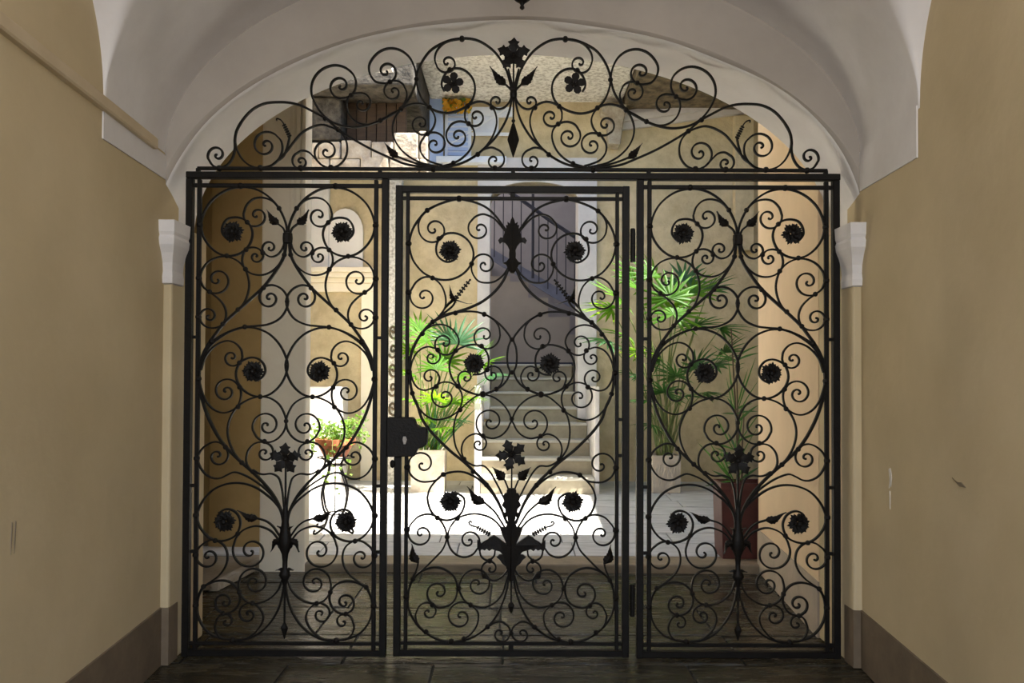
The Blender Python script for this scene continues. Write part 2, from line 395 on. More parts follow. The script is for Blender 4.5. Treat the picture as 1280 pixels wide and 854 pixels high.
for i, (a, b, e) in enumerate(((-1.60, -1.575, .02), (-1.555, -1.52, .035), (-1.505, -1.478, .05))):
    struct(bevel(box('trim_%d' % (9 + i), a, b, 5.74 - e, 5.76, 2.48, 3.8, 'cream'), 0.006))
# pale gutter stone running beside the raised plinth
struct(mesh_obj('trim_12', [(-1.95, 5.2, 0), (-1.90, 5.2, 0), (-1.78, 6.1, 0.0), (-1.83, 6.1, 0.0)] + [(-1.95, 5.2, .05), (-1.90, 5.2, .05), (-1.78, 6.1, .06), (-1.83, 6.1, .06)],
     [(0, 1, 2, 3), (4, 5, 6, 7), (0, 1, 5, 4), (1, 2, 6, 5), (2, 3, 7, 6), (3, 0, 4, 7)], 'palestone'))
struct(box('ceiling_terrace', -3.25, 4.6, ARCH_Y1, 5.74, 3.8, 4.35, 'white'))
struct(box('ceiling_sun_block', -3.25, -0.95, 5.74, 6.3, 3.8, 4.35, 'white'))  # unseen slab, extended to keep the sun off the wall behind the pier

# ------------------------------------------------------------------ courtyard
BW = 9.5
mb = MB()
ox0, ox1, oz1 = -0.27, 0.78, 3.50                    # stair doorway in the back wall
mb.box(-4.5, ox0, BW, BW + .3, 0, 8); mb.box(ox1, 4.5, BW, BW + .3, 0, 8)
na = 14
ol = [(ox0, 8.0), (ox0, oz1)] + [((ox0 + ox1) / 2 - (ox1 - ox0) / 2 * math.cos(math.pi * i / na), oz1 + .22 * math.sin(math.pi * i / na)) for i in range(1, na)] + [(ox1, oz1), (ox1, 8.0)]
for i in range(1, len(ol) - 2):
    a, b = ol[i], ol[i + 1]
    mb.extrude([(a[0], a[1]), (b[0], b[1]), (b[0], 8.0), (a[0], 8.0)], BW, BW + .3)
backw = struct(mb.obj('wall_back', 'stucco'))
struct(box('wall_right_courtyard', 3.05, 3.35, 4.35, 9.5, 0, 4.66, 'stucco'))
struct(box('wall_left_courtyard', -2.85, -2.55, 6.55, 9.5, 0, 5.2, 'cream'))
# door surround
struct(bevel(box('trim_13', -0.415, -0.265, BW - .05, BW + .31, 0.9, 3.62, 'marble'), 0.008))
struct(bevel(box('trim_14', 0.775, 1.0, BW - .05, BW + .31, 0.9, 3.62, 'marble'), 0.008))
mb = MB()
for i in range(1, len(ol) - 2):
    a, b = ol[i], ol[i + 1]
    mb.extrude([(a[0], a[1]), (b[0], b[1]), (b[0], 4.0), (a[0], 4.0)], BW - .045, BW + .305)
mb.box(-.415, ox0, BW - .045, BW + .02, 3.62, 4.0); mb.box(ox1, 1.0, BW - .045, BW + .02, 3.62, 4.0)
struct(mb.obj('trim_15', 'marble'))

# stairs up into the doorway
RI, TR, Y0S, ZB = 0.175, 0.28, 8.4, 0.165
st = thing('stone_staircase', (0.28, Y0S, ZB), 'pale stone steps climbing into the arched doorway between the two palms', 'staircase')
for k in range(1, 9):
    a = Y0S + TR * (k - 1); wide = k <= 4
    x0, x1 = (-0.325, 0.87) if wide else (-0.264, 0.774)
    s_ = bevel(box('step', x0, x1, a + .02, a + TR + (.02 if k < 8 else 1.08), ZB - .05, ZB + RI * k - .03, 'step', st), 0.006)
    bevel(box('tread', x0 - (.004 if wide else 0), x1 + (.004 if wide else 0), a, a + TR + (.02 if k < 8 else 1.08), ZB + RI * k - .032, ZB + RI * k, 'nosing', s_), 0.01)
for x0, x1 in ((-0.395, -0.328), (0.874, 0.925)):
    ch = MB().extrude([(0, 0)] * 0 or [(x0, ZB - .03), (x1, ZB - .03), (x1, 1.30), (x0, 1.30)], 8.43, BW - .05)
    bevel(ch.obj('cheek_wall', 'marble', st), 0.008)

# stairwell: upper flight crossing the back with an iron railing
SWY = 11.75
struct(box('wall_stairwell', -1.5, 2.2, 12.9, 13.1, 1.0, 9.0, 'lilac'))
struct(box('wall_stairwell_left', -1.5, -1.2, BW + .3, 13.0, 1.0, 9.0, 'lilac'))
struct(box('wall_stairwell_right', 1.9, 2.2, BW + .3, 13.0, 1.0, 9.0, 'lilac'))
uf = thing('upper_stair_flight', (0.3, SWY, ZB + RI * 8), 'upper stair flight with stepped grey side wall behind the doorway', 'staircase')
# stepped top edge read off the photo (pixels at depth SWY)
corners = [(560, 318), (612, 318), (612, 345), (637, 345), (637, 352), (660, 352), (660, 372), (685, 372), (685, 396), (712, 396), (712, 418), (740, 418), (740, 452)]
pts = [(px(x, y, SWY).x, px(x, y, SWY).z) for x, y in corners]
zl = ZB + RI * 8
ol2 = [(pts[0][0], zl)] + pts + [(pts[-1][0], zl)]
prev = None
i = 1
while i < len(pts):
    x0 = pts[i - 1][0]; x1 = pts[i][0]
    if x1 - x0 > 0.05:
        zt = pts[i][1]
        box('step', x0, x1, SWY, SWY + 1.1, zl - 0.02, zt, 'stairgrey', uf)
    i += 1
box('landing_shadow_strip', -.9, 1.6, SWY - .02, SWY + .01, zl + .002, zl + .05, 'blueiron', uf)  # dark strip standing in for the shadow under the nosing
# sloping string band, handrail, balusters
def q3(x, y, dy=0): p = px(x, y, SWY - .03); p.y += dy; return p
sb = MB()
a, b, c, d = q3(590, 296), q3(745, 388), q3(745, 403), q3(590, 311)
sb.add([a, b, c, d] + [p + Vector((0, .04, 0)) for p in (a, b, c, d)], [(0, 1, 2, 3), (4, 5, 6, 7), (0, 1, 5, 4), (1, 2, 6, 5), (2, 3, 7, 6), (3, 0, 4, 7)])
sb.obj('stair_string', 'bluestring', uf)
rl = thing('stair_railing', tuple(px(667, 375, SWY - .03)), 'dark blue iron stair railing with thin upright bars above the upper flight', 'railing')
MB().tube([q3(585, 210), q3(648, 247), q3(690, 277), q3(722, 298), q3(740, 312)], 0.028, 6).obj('handrail', 'blueiron', rl)
for i in range(13):
    x = 606 + i * 11.2
    yt = 222 + (x - 606) * 0.665; yb = 305 + (x - 590) * 0.594
    big = abs(x - 667) < 6
    if big: x = 665.5; yt = 215
    MB().tube([q3(x, yt), q3(x, yb)], 0.022 if big else 0.0085, 6).obj('newel_post' if big else 'baluster', 'blueiron', rl)

# gallery slabs on the back wall and stonework overhead
def at_label(o, l, c): return tag(o, l, c)
o = bevel(box('balcony_slab', -0.98, 1.30, 8.1, BW + .02, 4.68, 5.0, 'greystone'), 0.02); tag(o, 'speckled grey stone balcony slab above the stair doorway', 'balcony')
o = bevel(box('balcony_slab', -2.55, -0.99, 7.85, BW + .02, 4.27, 5.0, 'shade_stone'), 0.02); tag(o, 'stone slab coloured dark for shade above the brown timber boarding', 'balcony')
mb = MB()
A_, B_, C_, D_ = (1.31, 7.95), (3.04, 7.8), (3.04, BW + .02), (1.31, BW + .02)
mb.add([(x, y, 4.58) for x, y in (A_, B_, C_, D_)] + [(x, y, 5.2) for x, y in (A_, B_, C_, D_)], [(0, 1, 2, 3), (4, 5, 6, 7), (0, 1, 5, 4), (1, 2, 6, 5), (2, 3, 7, 6), (3, 0, 4, 7)])
o = mb.obj('balcony_slab', 'brownstone'); tag(o, 'brown stone slab with a white cornice below it', 'balcony')
a, b = px(772, 152, BW), px(950, 127, BW)
mb = MB()
for e, h0, h1 in ((.06, -.10, -.02), (.11, -.02, .06), (.07, .06, .12)):
    v = [(a.x, BW - e, a.z + h0), (b.x, BW - e, b.z + h0), (b.x, BW - e, b.z + h1), (a.x, BW - e, a.z + h1)]
    v += [(x, BW + .05, z) for x, y, z in v]
    mb.add(v, [(0, 1, 2, 3), (4, 5, 6, 7), (0, 1, 5, 4), (1, 2, 6, 5), (2, 3, 7, 6), (3, 0, 4, 7)])
struct(mb.obj('trim_16', 'marble'))
# stone bracket beside it
mb = MB(); p = px(770, 150, BW)
mb.extrude([(p.x - .12, p.z - .32), (p.x + .02, p.z - .34), (p.x + .06, p.z - .05), (p.x + .1, p.z + .14), (p.x - .2, p.z + .14), (p.x - .2, p.z + .05), (p.x - .12, p.z)], BW - .22, BW + .05)
o = bevel(mb.obj('stone_bracket', 'palestone'), 0.015); tag(o, 'pale stone bracket where the brown slab meets the grey slab', 'bracket')
# pilaster high on the right
struct(bevel(box('trim_17', px(916, 0, BW).x, px(940, 0, BW).x, BW - .1, BW + .05, 2.9, 4.5, 'stucco'), 0.01))
# left upper stone lintel built of rough blocks, boards over it
lint = thing('stone_lintel', (-1.5, 8.0, 3.45), 'rough pale stone lintel below the brown timber boarding', 'lintel')
x = px(378, 0, 8.15).x
for r_, (za, zb) in enumerate(((3.49, 3.62), (3.625, 3.80))):
    x = px(372, 0, 8.15).x
    while x < px(530, 0, 8.15).x - .05:
        x1 = min(x + random.uniform(0.18, 0.34), px(532, 0, 8.15).x)
        hh = zb + random.uniform(-.01, .02) + (0.10 if (r_ == 1 and x > -1.35) else 0)
        bevel(box('stone_block', x + .004, x1 - .004, 8.15 + random.uniform(-.02, .02), 8.5, za, hh, 'palestone', lint), 0.014)
        x = x1
tb = thing('timber_boarding', (-1.4, 8.3, 3.8), 'brown timber boards in shadow between the stone slab and the lintel', 'boarding')
xa, xb = px(432, 0, 8.4).x, px(507, 0, 8.4).x
nb = 6
for i in range(nb):
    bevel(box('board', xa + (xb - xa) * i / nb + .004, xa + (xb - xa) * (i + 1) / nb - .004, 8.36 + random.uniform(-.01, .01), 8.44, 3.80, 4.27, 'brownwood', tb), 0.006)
o = bevel(box('stone_corbel', px(372, 0, 8.3).x, px(428, 0, 8.3).x, 8.16, 8.5, 3.82, 4.26, 'shade_stone'), 0.02); tag(o, 'dark stone corbel in shade left of the timber boarding', 'corbel')

# pale blue shuttered window with flower box, under the grey slab
wn = struct(bpy.data.objects.new('window_1', None)); col.objects.link(wn); wn.location = tuple(px(582, 198, BW))
def wbox(name, x0, x1, y0, y1, e0, e1, mat, parent=wn):
    a_, b_ = px(x0, y1, BW), px(x1, y0, BW)
    return bevel(box(name, a_.x, b_.x, BW - e1, BW - e0, a_.z, b_.z, mat, parent), 0.006)
wbox('shutter', 536, 553, 121, 206, .04, .09, 'shutter')
wbox('reveal', 528, 536, 121, 206, -.02, .05, 'bluewhite')
pn = wbox('shutter', 555, 588, 124, 202, .02, .06, 'shutter_pale')
for i in range(9): wbox('louvre', 559, 584, 142 + i * 6.2, 146 + i * 6.2, .06, .075, 'shutter', pn)
wbox('transom', 588, 640, 134, 146, .0, .06, 'shutter_pale')
wbox('pane', 590, 622, 146, 168, -.01, .03, 'shutter_pale')
wbox('sill', 545, 632, 198, 206, -.01, .14, 'bluewhite')
wbox('bar', 588, 636, 166, 170, .03, .06, 'bluewhite')
MB().tube([px(560, 180, BW - .12), px(638, 131, BW - .12)], 0.008, 5).obj('cable', 'bluewhite', wn)
fb = thing('flower_box', tuple(px(572, 141, BW - .15)), 'yellow and orange flowers hanging below the grey slab', 'flowers')
mbf, mbl = MB(), MB()
def petal_tri(mb, c, r):
    d = Vector((random.gauss(0, 1), random.gauss(0, 1), random.gauss(0, 1))).normalized(); e = d.orthogonal().normalized(); g = d.cross(e)
    v = [c + (e * math.cos(t) + g * math.sin(t)) * r for t in (0, 1.3, 2.6, 3.9, 5.1)]
    mb.add(v, [(0, 1, 2, 3, 4)])
for i in range(150):
    c = px(random.uniform(553, 588), random.uniform(123, 139), BW - random.uniform(.08, .25))
    petal_tri(mbf if random.random() < .62 else mbl, c, random.uniform(.02, .04))
o = mbf.obj('blossom', 'flower_y', fb); o['kind'] = 'stuff'
o = mbl.obj('foliage', 'ivy', fb); o['kind'] = 'stuff'

# left back: moulded ledge, pilaster and blind arch, whitened in place of sun patches
mb = MB()
x0, x1 = px(383, 0, BW).x, px(468, 0, BW).x
for e, ya, yb in ((.20, 337, 343), (.16, 343, 349), (.10, 349, 355), (.06, 355, 366)):
    mb.box(x0, x1, BW - e, BW + .03, px(0, yb, BW).z, px(0, ya, BW).z)
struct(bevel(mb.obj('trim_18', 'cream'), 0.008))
struct(bevel(box('trim_19', px(384, 0, BW).x, px(411, 0, BW).x, BW - .07, BW + .02, px(0, 338, BW).z, 4.5, 'lit_white'), 0.008))
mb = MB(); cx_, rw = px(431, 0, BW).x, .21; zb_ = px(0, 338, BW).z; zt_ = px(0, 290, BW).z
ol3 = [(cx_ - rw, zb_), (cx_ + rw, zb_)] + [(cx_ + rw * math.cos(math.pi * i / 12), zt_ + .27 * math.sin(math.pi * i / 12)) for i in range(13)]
mb.extrude(ol3, BW - .035, BW + .02); struct(mb.obj('trim_20', 'lit_white'))
cp = struct(bevel(box('trim_21', px(483, 0, BW).x, px(503, 0, BW).x, BW - .12, BW + .02, .15, 4.5, 'greystone'), 0.012))
for i in range(5):                                     # carved scrolls running up the pilaster
    c_ = px(491, 512 - i * 24, BW - .13); s_ = 1 if i % 2 else -1; pts_ = []
    for k in range(22):
        u = k / 21; a = R(200 + 500 * u); r_ = .085 * (1 - .78 * u)
        pts_.append((c_.x + s_ * r_ * math.cos(a) * .62, BW - .125, c_.z + r_ * math.sin(a) + .03 * u))
    MB().tube(pts_, .014, 6).obj('carving', 'brownstone', cp)
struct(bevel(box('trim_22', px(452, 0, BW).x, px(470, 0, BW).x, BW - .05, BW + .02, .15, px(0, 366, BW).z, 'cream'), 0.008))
o = bevel(box('plinth_block', -2.28, -1.88, 8.75, 9.2, zc(8.8) - .02, 1.28, 'marble'), 0.015); tag(o, 'white plastered plinth behind the flower pot on the iron stand', 'plinth')

# ------------------------------------------------------------------ plants
def blade_mesh(mb, base, tip, wd, fold=0.35, nseg=5, sag=0.0, side=None):
    base, tip = Vector(base), Vector(tip); d = tip - base; L = d.length; t = d.normalized()
    s_ = side.normalized() if side is not None else t.orthogonal().normalized()
    s_ = (s_ - t * s_.dot(t)).normalized(); nrm = t.cross(s_)
    prof = [0.35, 0.8, 1.0, 0.85, 0.55, 0.05]
    vs_ = []
    for i in range(nseg + 1):
        u = i / nseg; p = base + d * u + Vector((0, 0, -sag * u * u * L)); hw = wd * prof[i] / 2
        vs_ += [p + s_ * hw + nrm * hw * fold, p, p - s_ * hw + nrm * hw * fold]
    fs = []
    for i in range(nseg):
        a = i * 3
        fs += [(a, a + 1, a + 4, a + 3), (a + 1, a + 2, a + 5, a + 4)]
    mb.add(vs_, fs)

def fan_mesh(nseg, spread, L, wd, droop, seed, mat):
    rnd = random.Random(seed); mb = MB()
    for i in range(nseg):
        a = R(-spread / 2 + spread * i / (nseg - 1)) + rnd.uniform(-.05, .05)
        l_ = L * (1 - 0.25 * abs(a) / R(spread / 2)) * rnd.uniform(.85, 1.05)
        tip = Vector((math.sin(a) * l_, math.cos(a) * l_, rnd.uniform(-.06, .05) * l_))
        blade_mesh(mb, (0, 0, 0), tip, wd * rnd.uniform(.85, 1.15), sag=droop, side=Vector((math.cos(a), -math.sin(a), 0)))
    me = bpy.data.meshes.new('fan'); me.from_pydata([tuple(p) for p in mb.v], [], mb.f); me.materials.append(M[mat]); return me
FAN = {m_: [fan_mesh(n_, s_, 0.36, 0.033, d_, 11 + n_, m_) for n_, s_, d_ in ((14, 230, .25), (12, 190, .35), (16, 270, .15))] for m_ in ('frond', 'frond_dk', 'frond_blue')}

def fan_palm(root, base, hubs):
    # hubs: (px, py, depth, size, azimuth deg, tilt deg, material)
    for i, (x, y, Yd, size, az, tilt, m_) in enumerate(hubs):
        h = px(x, y, Yd)
        b0 = Vector((base.x + random.uniform(-.08, .08), base.y + random.uniform(-.07, .07), base.z))
        mid = Vector((b0.x * .55 + h.x * .45, b0.y * .6 + h.y * .4, b0.z + (h.z - b0.z) * .62))
        pts = [b0, b0.lerp(mid, .5) + Vector((0, 0, .03)), mid, mid.lerp(h, .55) + Vector((0, 0, .02)), h]
        MB().tube(pts, 0.010, 5, 0.005).obj('stalk', 'stalk', root)
        o = bpy.data.objects.new('frond', random.choice(FAN[m_])); col.objects.link(o); o.parent = root
        o.location = h - wloc(root); o.scale = (size,) * 3
        o.rotation_euler = (R(tilt), R(random.uniform(-15, 15)), R(az))

def planter(root, x, y, w_, d_, z0, z1, mat, taper=.94, rim=True):
    mb = MB()
    def ring(k, z): return [(x - w_ / 2 * k, y - d_ / 2 * k, z), (x + w_ / 2 * k, y - d_ / 2 * k, z), (x + w_ / 2 * k, y + d_ / 2 * k, z), (x - w_ / 2 * k, y + d_ / 2 * k, z)]
    lv = [(taper, z0), (.975, z1 - .05), (1.0, z1 - .05), (1.0, z1), (.88, z1), (.86, z1 - .04)] if rim else [(taper, z0), (1.0, z1), (.88, z1), (.86, z1 - .04)]
    v = [p for k, z in lv for p in ring(k, z)]
    f = [(i * 4 + j, i * 4 + (j + 1) % 4, i * 4 + 4 + (j + 1) % 4, i * 4 + 4 + j) for i in range(len(lv) - 1) for j in range(4)] + [(0, 1, 2, 3)]
    mb.add(v, f)
    o = bevel(mb.obj('pot', mat, root), .008)
    m_ = len(lv) * 4 - 4
    mesh_obj('soil', ring(.88, z1 - .035), [(0, 1, 2, 3)], 'soil', o)
    return o

# left palm in a white square planter
PY = 8.68
b = px(537, 612, PY); b.z = zc(PY)
pl = thing('potted_fan_palm', (b.x, PY, b.z), 'bright green fan palm in a white square planter on the sunlit paving', 'potted plant')
planter(pl, b.x, PY, .37, .36, b.z, b.z + .45, 'whitepot')
soil_l = Vector((b.x, PY, b.z + .42))
G, GB, G_SHADE = 'frond', 'frond_blue', 'frond_dk'
hubsL = [(533, 428, 8.45, .9, 60, 60, G), (524, 412, 8.6, .9, 20, 55, G), (572, 430, 8.4, 1.15, -20, 70, GB), (560, 425, 8.75, 1.1, 40, 75, GB), (590, 452, 8.35, 1.0, -70, 50, G),
         (604, 456, 8.55, .85, -90, 35, G), (545, 462, 8.3, .85, 10, 60, G), (520, 470, 8.5, .9, 80, 35, G), (556, 452, 8.45, .9, -10, 80, G), (575, 470, 8.3, .8, -50, 30, G),
         (522, 502, 8.4, .8, 95, 20, G), (545, 500, 8.35, .8, 170, 40, G), (566, 505, 8.4, .8, 200, 35, G), (585, 498, 8.4, .7, -110, 15, G), (535, 525, 8.45, .7, 150, 10, G), (570, 525, 8.5, .7, 215, 10, GB),
         (550, 535, 8.4, .7, 180, 0, G), (515, 440, 8.7, .8, 60, 60, G), (612, 470, 8.5, .7, -100, 10, GB)]
fan_palm(pl, soil_l, hubsL)
# upright narrow leaves of the clump
for i in range(26):
    mbb = MB(); b0 = soil_l + Vector((random.uniform(-.12, .12), random.uniform(-.1, .1), -.02))
    t = px(random.uniform(520, 600), random.uniform(455, 530), 8.68 + random.uniform(-.3, .1))
    blade_mesh(mbb, b0, t, .028, sag=.05); mbb.obj('blade_leaf', random.choice((G, GB, G)), pl)

# right palm in a carved white planter
PY2 = 8.68
b = px(830, 612, PY2); b.z = zc(PY2)
pr = thing('potted_fan_palm', (b.x, PY2, b.z), 'taller fan palm in a carved white planter beside the rough stucco wall', 'potted plant')
po = planter(pr, b.x, PY2, .31, .31, b.z, b.z + .40, 'whitepot', .97, False)
for i in range(9):           # raised carving on the face of the planter
    mbb = MB(); cx_ = b.x - .11 + .0275 * i
    zz = b.z + .06 + .02 * (i % 3)
    mbb.tube([(cx_, PY2 - .154, zz), (cx_ + .012 * (-1) ** i, PY2 - .157, zz + .1), (cx_ - .01 * (-1) ** i, PY2 - .158, zz + .19), (cx_ + .012, PY2 - .158, zz + .22)], .006, 5)
    mbb.obj('carving', 'whitepot', po)
soil_r = Vector((b.x, PY2, b.z + .36))
hubsR = [(815, 345, 8.2, 1.1, 35, 70, G), (800, 362, 8.1, 1.15, 60, 55, G), (838, 372, 8.1, 1.2, -10, 75, G), (842, 392, 8.05, 1.2, -20, 55, G), (865, 365, 8.3, 1.1, -45, 60, G), (855, 350, 8.5, 1.0, -20, 70, GB), (885, 362, 8.5, 1.0, -60, 55, G_SHADE),
         (775, 372, 8.1, 1.2, 80, 40, G), (790, 345, 8.3, 1.0, 50, 70, G), (765, 385, 8.2, 1.1, 100, 20, G), (760, 425, 8.2, 1.1, 95, 15, GB), (785, 420, 8.2, 1.0, 80, 30, G), (800, 440, 8.3, 1.0, 120, 20, G),
         (870, 405, 8.4, 1.0, 180, 20, G_SHADE), (900, 410, 8.5, 1.0, -120, 20, G_SHADE), (845, 470, 8.4, .9, 120, 50, G_SHADE), (870, 460, 8.3, 1.0, -30, 60, G_SHADE), (895, 455, 8.4, 1.0, -80, 40, G_SHADE), (830, 490, 8.45, .9, 170, 40, G_SHADE), (855, 495, 8.4, .9, 200, 20, G_SHADE),
         (810, 500, 8.5, .9, 130, 10, G_SHADE), (800, 470, 8.5, .9, 80, 30, GB), (880, 490, 8.5, .9, -130, 10, G_SHADE), (825, 450, 8.6, .9, 60, 70, G_SHADE), (815, 530, 8.5, .8, 160, 0, G_SHADE), (905, 440, 8.55, .9, -60, 60, G_SHADE)]
fan_palm(pr, soil_r, hubsR)  # lower fronds are coloured dark for shade, upper ones bright

# dark red planter with a spiky dracaena beyond the right wall end
DY = 6.05
b = px(924, 690, DY); bz = .056
dr = thing('potted_dracaena', (1.73, DY, bz), 'thin spiky dracaena in a tall dark red planter beside the right wall end', 'potted plant')
planter(dr, 1.73, DY, .37, .26, bz, .615, 'redpot', .9)
tr0 = Vector((1.70, DY, .57))
for i, (x, ytop) in enumerate(((921, 470), (914, 410), (930, 520))):
    t = px(x, ytop, DY)
    MB().tube([tr0 + Vector((.02 * i, 0, 0)), tr0.lerp(t, .5) + Vector((.012, 0, 0)), t], .008, 5, .005).obj('stem', 'trunk', dr)
spk = [(885, 545), (893, 513), (880, 605), (945, 445), (950, 468), (908, 470), (932, 500), (948, 528), (900, 560), (910, 445), (884, 560), (872, 548), (938, 560), (950, 580), (905, 600), (925, 540), (890, 585), (955, 505), (915, 430), (935, 460)]
for i, (x, y) in enumerate(spk):
    mbb = MB(); cz = y + (28 if i % 3 else 45)
    b0 = px(920 + (x - 920) * .12, min(cz + 20, 600), DY); t = px(x, y, DY + random.uniform(-.2, .2))
    blade_mesh(mbb, b0, t, .022, sag=.06 if abs(x - 920) > 25 else 0); mbb.obj('blade_leaf', 'frond_dk', dr)
for i in range(26):
    mbb = MB(); a = random.uniform(0, 6.28); zc_ = random.choice((455, 520, 560, 580)) + random.uniform(-10, 10)
    b0 = px(920, zc_, DY); t = b0 + Vector((math.cos(a) * .2, math.sin(a) * .16, random.uniform(-.02, .2)))
    blade_mesh(mbb, b0, t, .02, sag=.15); mbb.obj('blade_leaf', 'frond_dk', dr)

# terracotta bowl with ivy on a wrought-iron stand
SY = 6.75
p = px(420, 572, SY); sx_, sz_ = p.x, zc(SY)
zt = px(420, 573, SY).z
sd_ = thing('plant_stand', (sx_, SY, sz_), 'slender scrolled iron plant stand under the terracotta bowl', 'stand')
for k in range(4):
    an = R(45 + 90 * k) + .15
    prof = [(.145, zt + .01), (.08, zt - .03), (.07, zt - .10), (.12, zt - .20), (.145, zt - .30), (.12, zt - .42), (.085, zt - .47), (.11, sz_ + .06), (.17, sz_ + .025), (.215, sz_ + .012), (.225, sz_ + .03), (.212, sz_ + .04)]
    ptsv = [Vector((sx_ + r_ * math.cos(an), SY + r_ * math.sin(an), z)) for r_, z in prof]
    dens = []
    for i in range(len(ptsv) - 1):
        p0, p1, p2, p3 = ptsv[max(i - 1, 0)], ptsv[i], ptsv[i + 1], ptsv[min(i + 2, len(ptsv) - 1)]
        for j in range(4):
            u = j / 4
            dens.append(0.5 * ((2 * p1) + (p2 - p0) * u + (2 * p0 - 5 * p1 + 4 * p2 - p3) * u * u + (3 * p1 - p0 - 3 * p2 + p3) * u ** 3))
    dens.append(ptsv[-1])
    MB().tube(dens, .0095, 6).obj('leg', 'iron', sd_, smooth=True)
for rr, z in ((.148, zt + .005), (.088, zt - .06), (.09, zt - .465)):
    MB().tube([(sx_ + rr * math.cos(a * math.pi / 12), SY + rr * math.sin(a * math.pi / 12), z) for a in range(25)], .005, 6).obj('hoop', 'iron', sd_, smooth=True)
MB().tube([(sx_, SY, zt), (sx_, SY, zt - .5)], .005, 6).obj('rod', 'iron', sd_)
MB().box(sx_ - .09, sx_ + .09, SY - .006, SY + .006, zt - .063, zt - .055).obj('crossbar', 'iron', sd_)
bp_ = thing('potted_ivy', (sx_, SY, zt + .01), 'terracotta bowl of trailing pale green ivy on the iron stand', 'potted plant')
zt2 = px(0, 549, SY).z
pot = MB().lathe([(.095, zt + .012), (.125, zt + .07), (.148, zt2 - .05), (.165, zt2 - .05), (.170, zt2), (.150, zt2), (.145, zt2 - .03), (.002, zt2 - .03)], (sx_, SY, 0), 24).obj('bowl', 'terracotta', bp_, smooth=False)
MB().lathe([(.144, zt2 - .03), (.144, zt2 - .022), (.002, zt2 - .015)], (sx_, SY, 0), 20).obj('soil', 'soil', pot)
vines = MB(); leaves = MB()
for i in range(16):
    a = random.uniform(0, 6.28); rr = random.uniform(.10, .20); drop = random.uniform(-.18, .42) if math.cos(a) < .4 else random.uniform(-.22, .12)
    p0 = Vector((sx_ + .05 * math.cos(a), SY + .05 * math.sin(a), zt2 - .02))
    p1 = Vector((sx_ + rr * math.cos(a), SY + rr * math.sin(a), zt2 + random.uniform(.04, .16)))
    p2 = Vector((sx_ + (rr + .08) * math.cos(a), SY + (rr + .08) * math.sin(a), zt2 - drop))
    line = [p0.lerp(p1, u / 4) for u in range(4)] + [p1.lerp(p2, u / 5) for u in range(6)]
    vines.tube(line, .003, 4)
    for q in line[1:]:
        for j in range(3):
            c = q + Vector((random.gauss(0, .03), random.gauss(0, .03), random.gauss(0, .025)))
            d = Vector((random.gauss(0, 1), random.gauss(0, 1) - .5, random.gauss(0, 1) + .4)).normalized(); e = d.orthogonal().normalized(); g = d.cross(e); r_ = random.uniform(.016, .032)
            ring = [(1.0, 0), (.55, .5), (.85, 1.0), (.5, 1.7), (.45, 3.14), (.5, -1.7), (.85, -1.0), (.55, -.5)]
            leaves.add([c + (e * math.cos(t) + g * math.sin(t)) * r_ * k_ + d * .004 * math.cos(3 * t) for k_, t in ring], [tuple(range(8))])
o = vines.obj('vine', 'stalk', bp_)
o = leaves.obj('foliage', 'ivy', bp_); o['kind'] = 'stuff'

# ------------------------------------------------------------------ the wrought-iron gate
S = 250.0                                             # photo pixels per metre in the plane of the gate
def catmull(p, k=7):
    out = []
    for i in range(len(p) - 1):
        p0 = p[i - 1] if i else p[0] * 2 - p[1]
        p1, p2 = p[i], p[i + 1]
        p3 = p[i + 2] if i + 2 < len(p) else p[-1] * 2 - p[-2]
        t0 = 0.0; t1 = t0 + max((p1 - p0).length, 1e-6) ** .5; t2 = t1 + max((p2 - p1).length, 1e-6) ** .5; t3 = t2 + max((p3 - p2).length, 1e-6) ** .5
        for j in range(k):
            t = t1 + (t2 - t1) * j / k
            a1 = p0 * ((t1 - t) / (t1 - t0)) + p1 * ((t - t0) / (t1 - t0))
            a2 = p1 * ((t2 - t) / (t2 - t1)) + p2 * ((t - t1) / (t2 - t1))
            a3 = p2 * ((t3 - t) / (t3 - t2)) + p3 * ((t - t2) / (t3 - t2))
            b1 = a1 * ((t2 - t) / (t2 - t0)) + a2 * ((t - t0) / (t2 - t0))
            b2 = a2 * ((t3 - t) / (t3 - t1)) + a3 * ((t - t1) / (t3 - t1))
            out.append(b1 * ((t2 - t) / (t2 - t1)) + b2 * ((t - t1) / (t2 - t1)))
    out.append(p[-1]); return out

def scroll_path(pts, spiral):
    p = [Vector(q) for q in pts]
    if spiral:
        c, n_, d_ = Vector(spiral[0]), spiral[1], spiral[2]
        v0 = p[-1] - c; r0 = v0.length; a0 = math.atan2(v0.y, v0.x)
        m_ = max(4, int(n_ * 14)); r1 = 0.9
        for i in range(1, m_ + 1):
            u = i / m_; a = a0 + d_ * 2 * math.pi * n_ * u; r_ = r0 + (r1 - r0) * u
            p.append(c + Vector((math.cos(a), math.sin(a))) * r_)
        return catmull(p[:len(pts)], 7)[:-1] + catmull(p[len(pts) - 2:], 4)[4:]
    return catmull(p, 7)

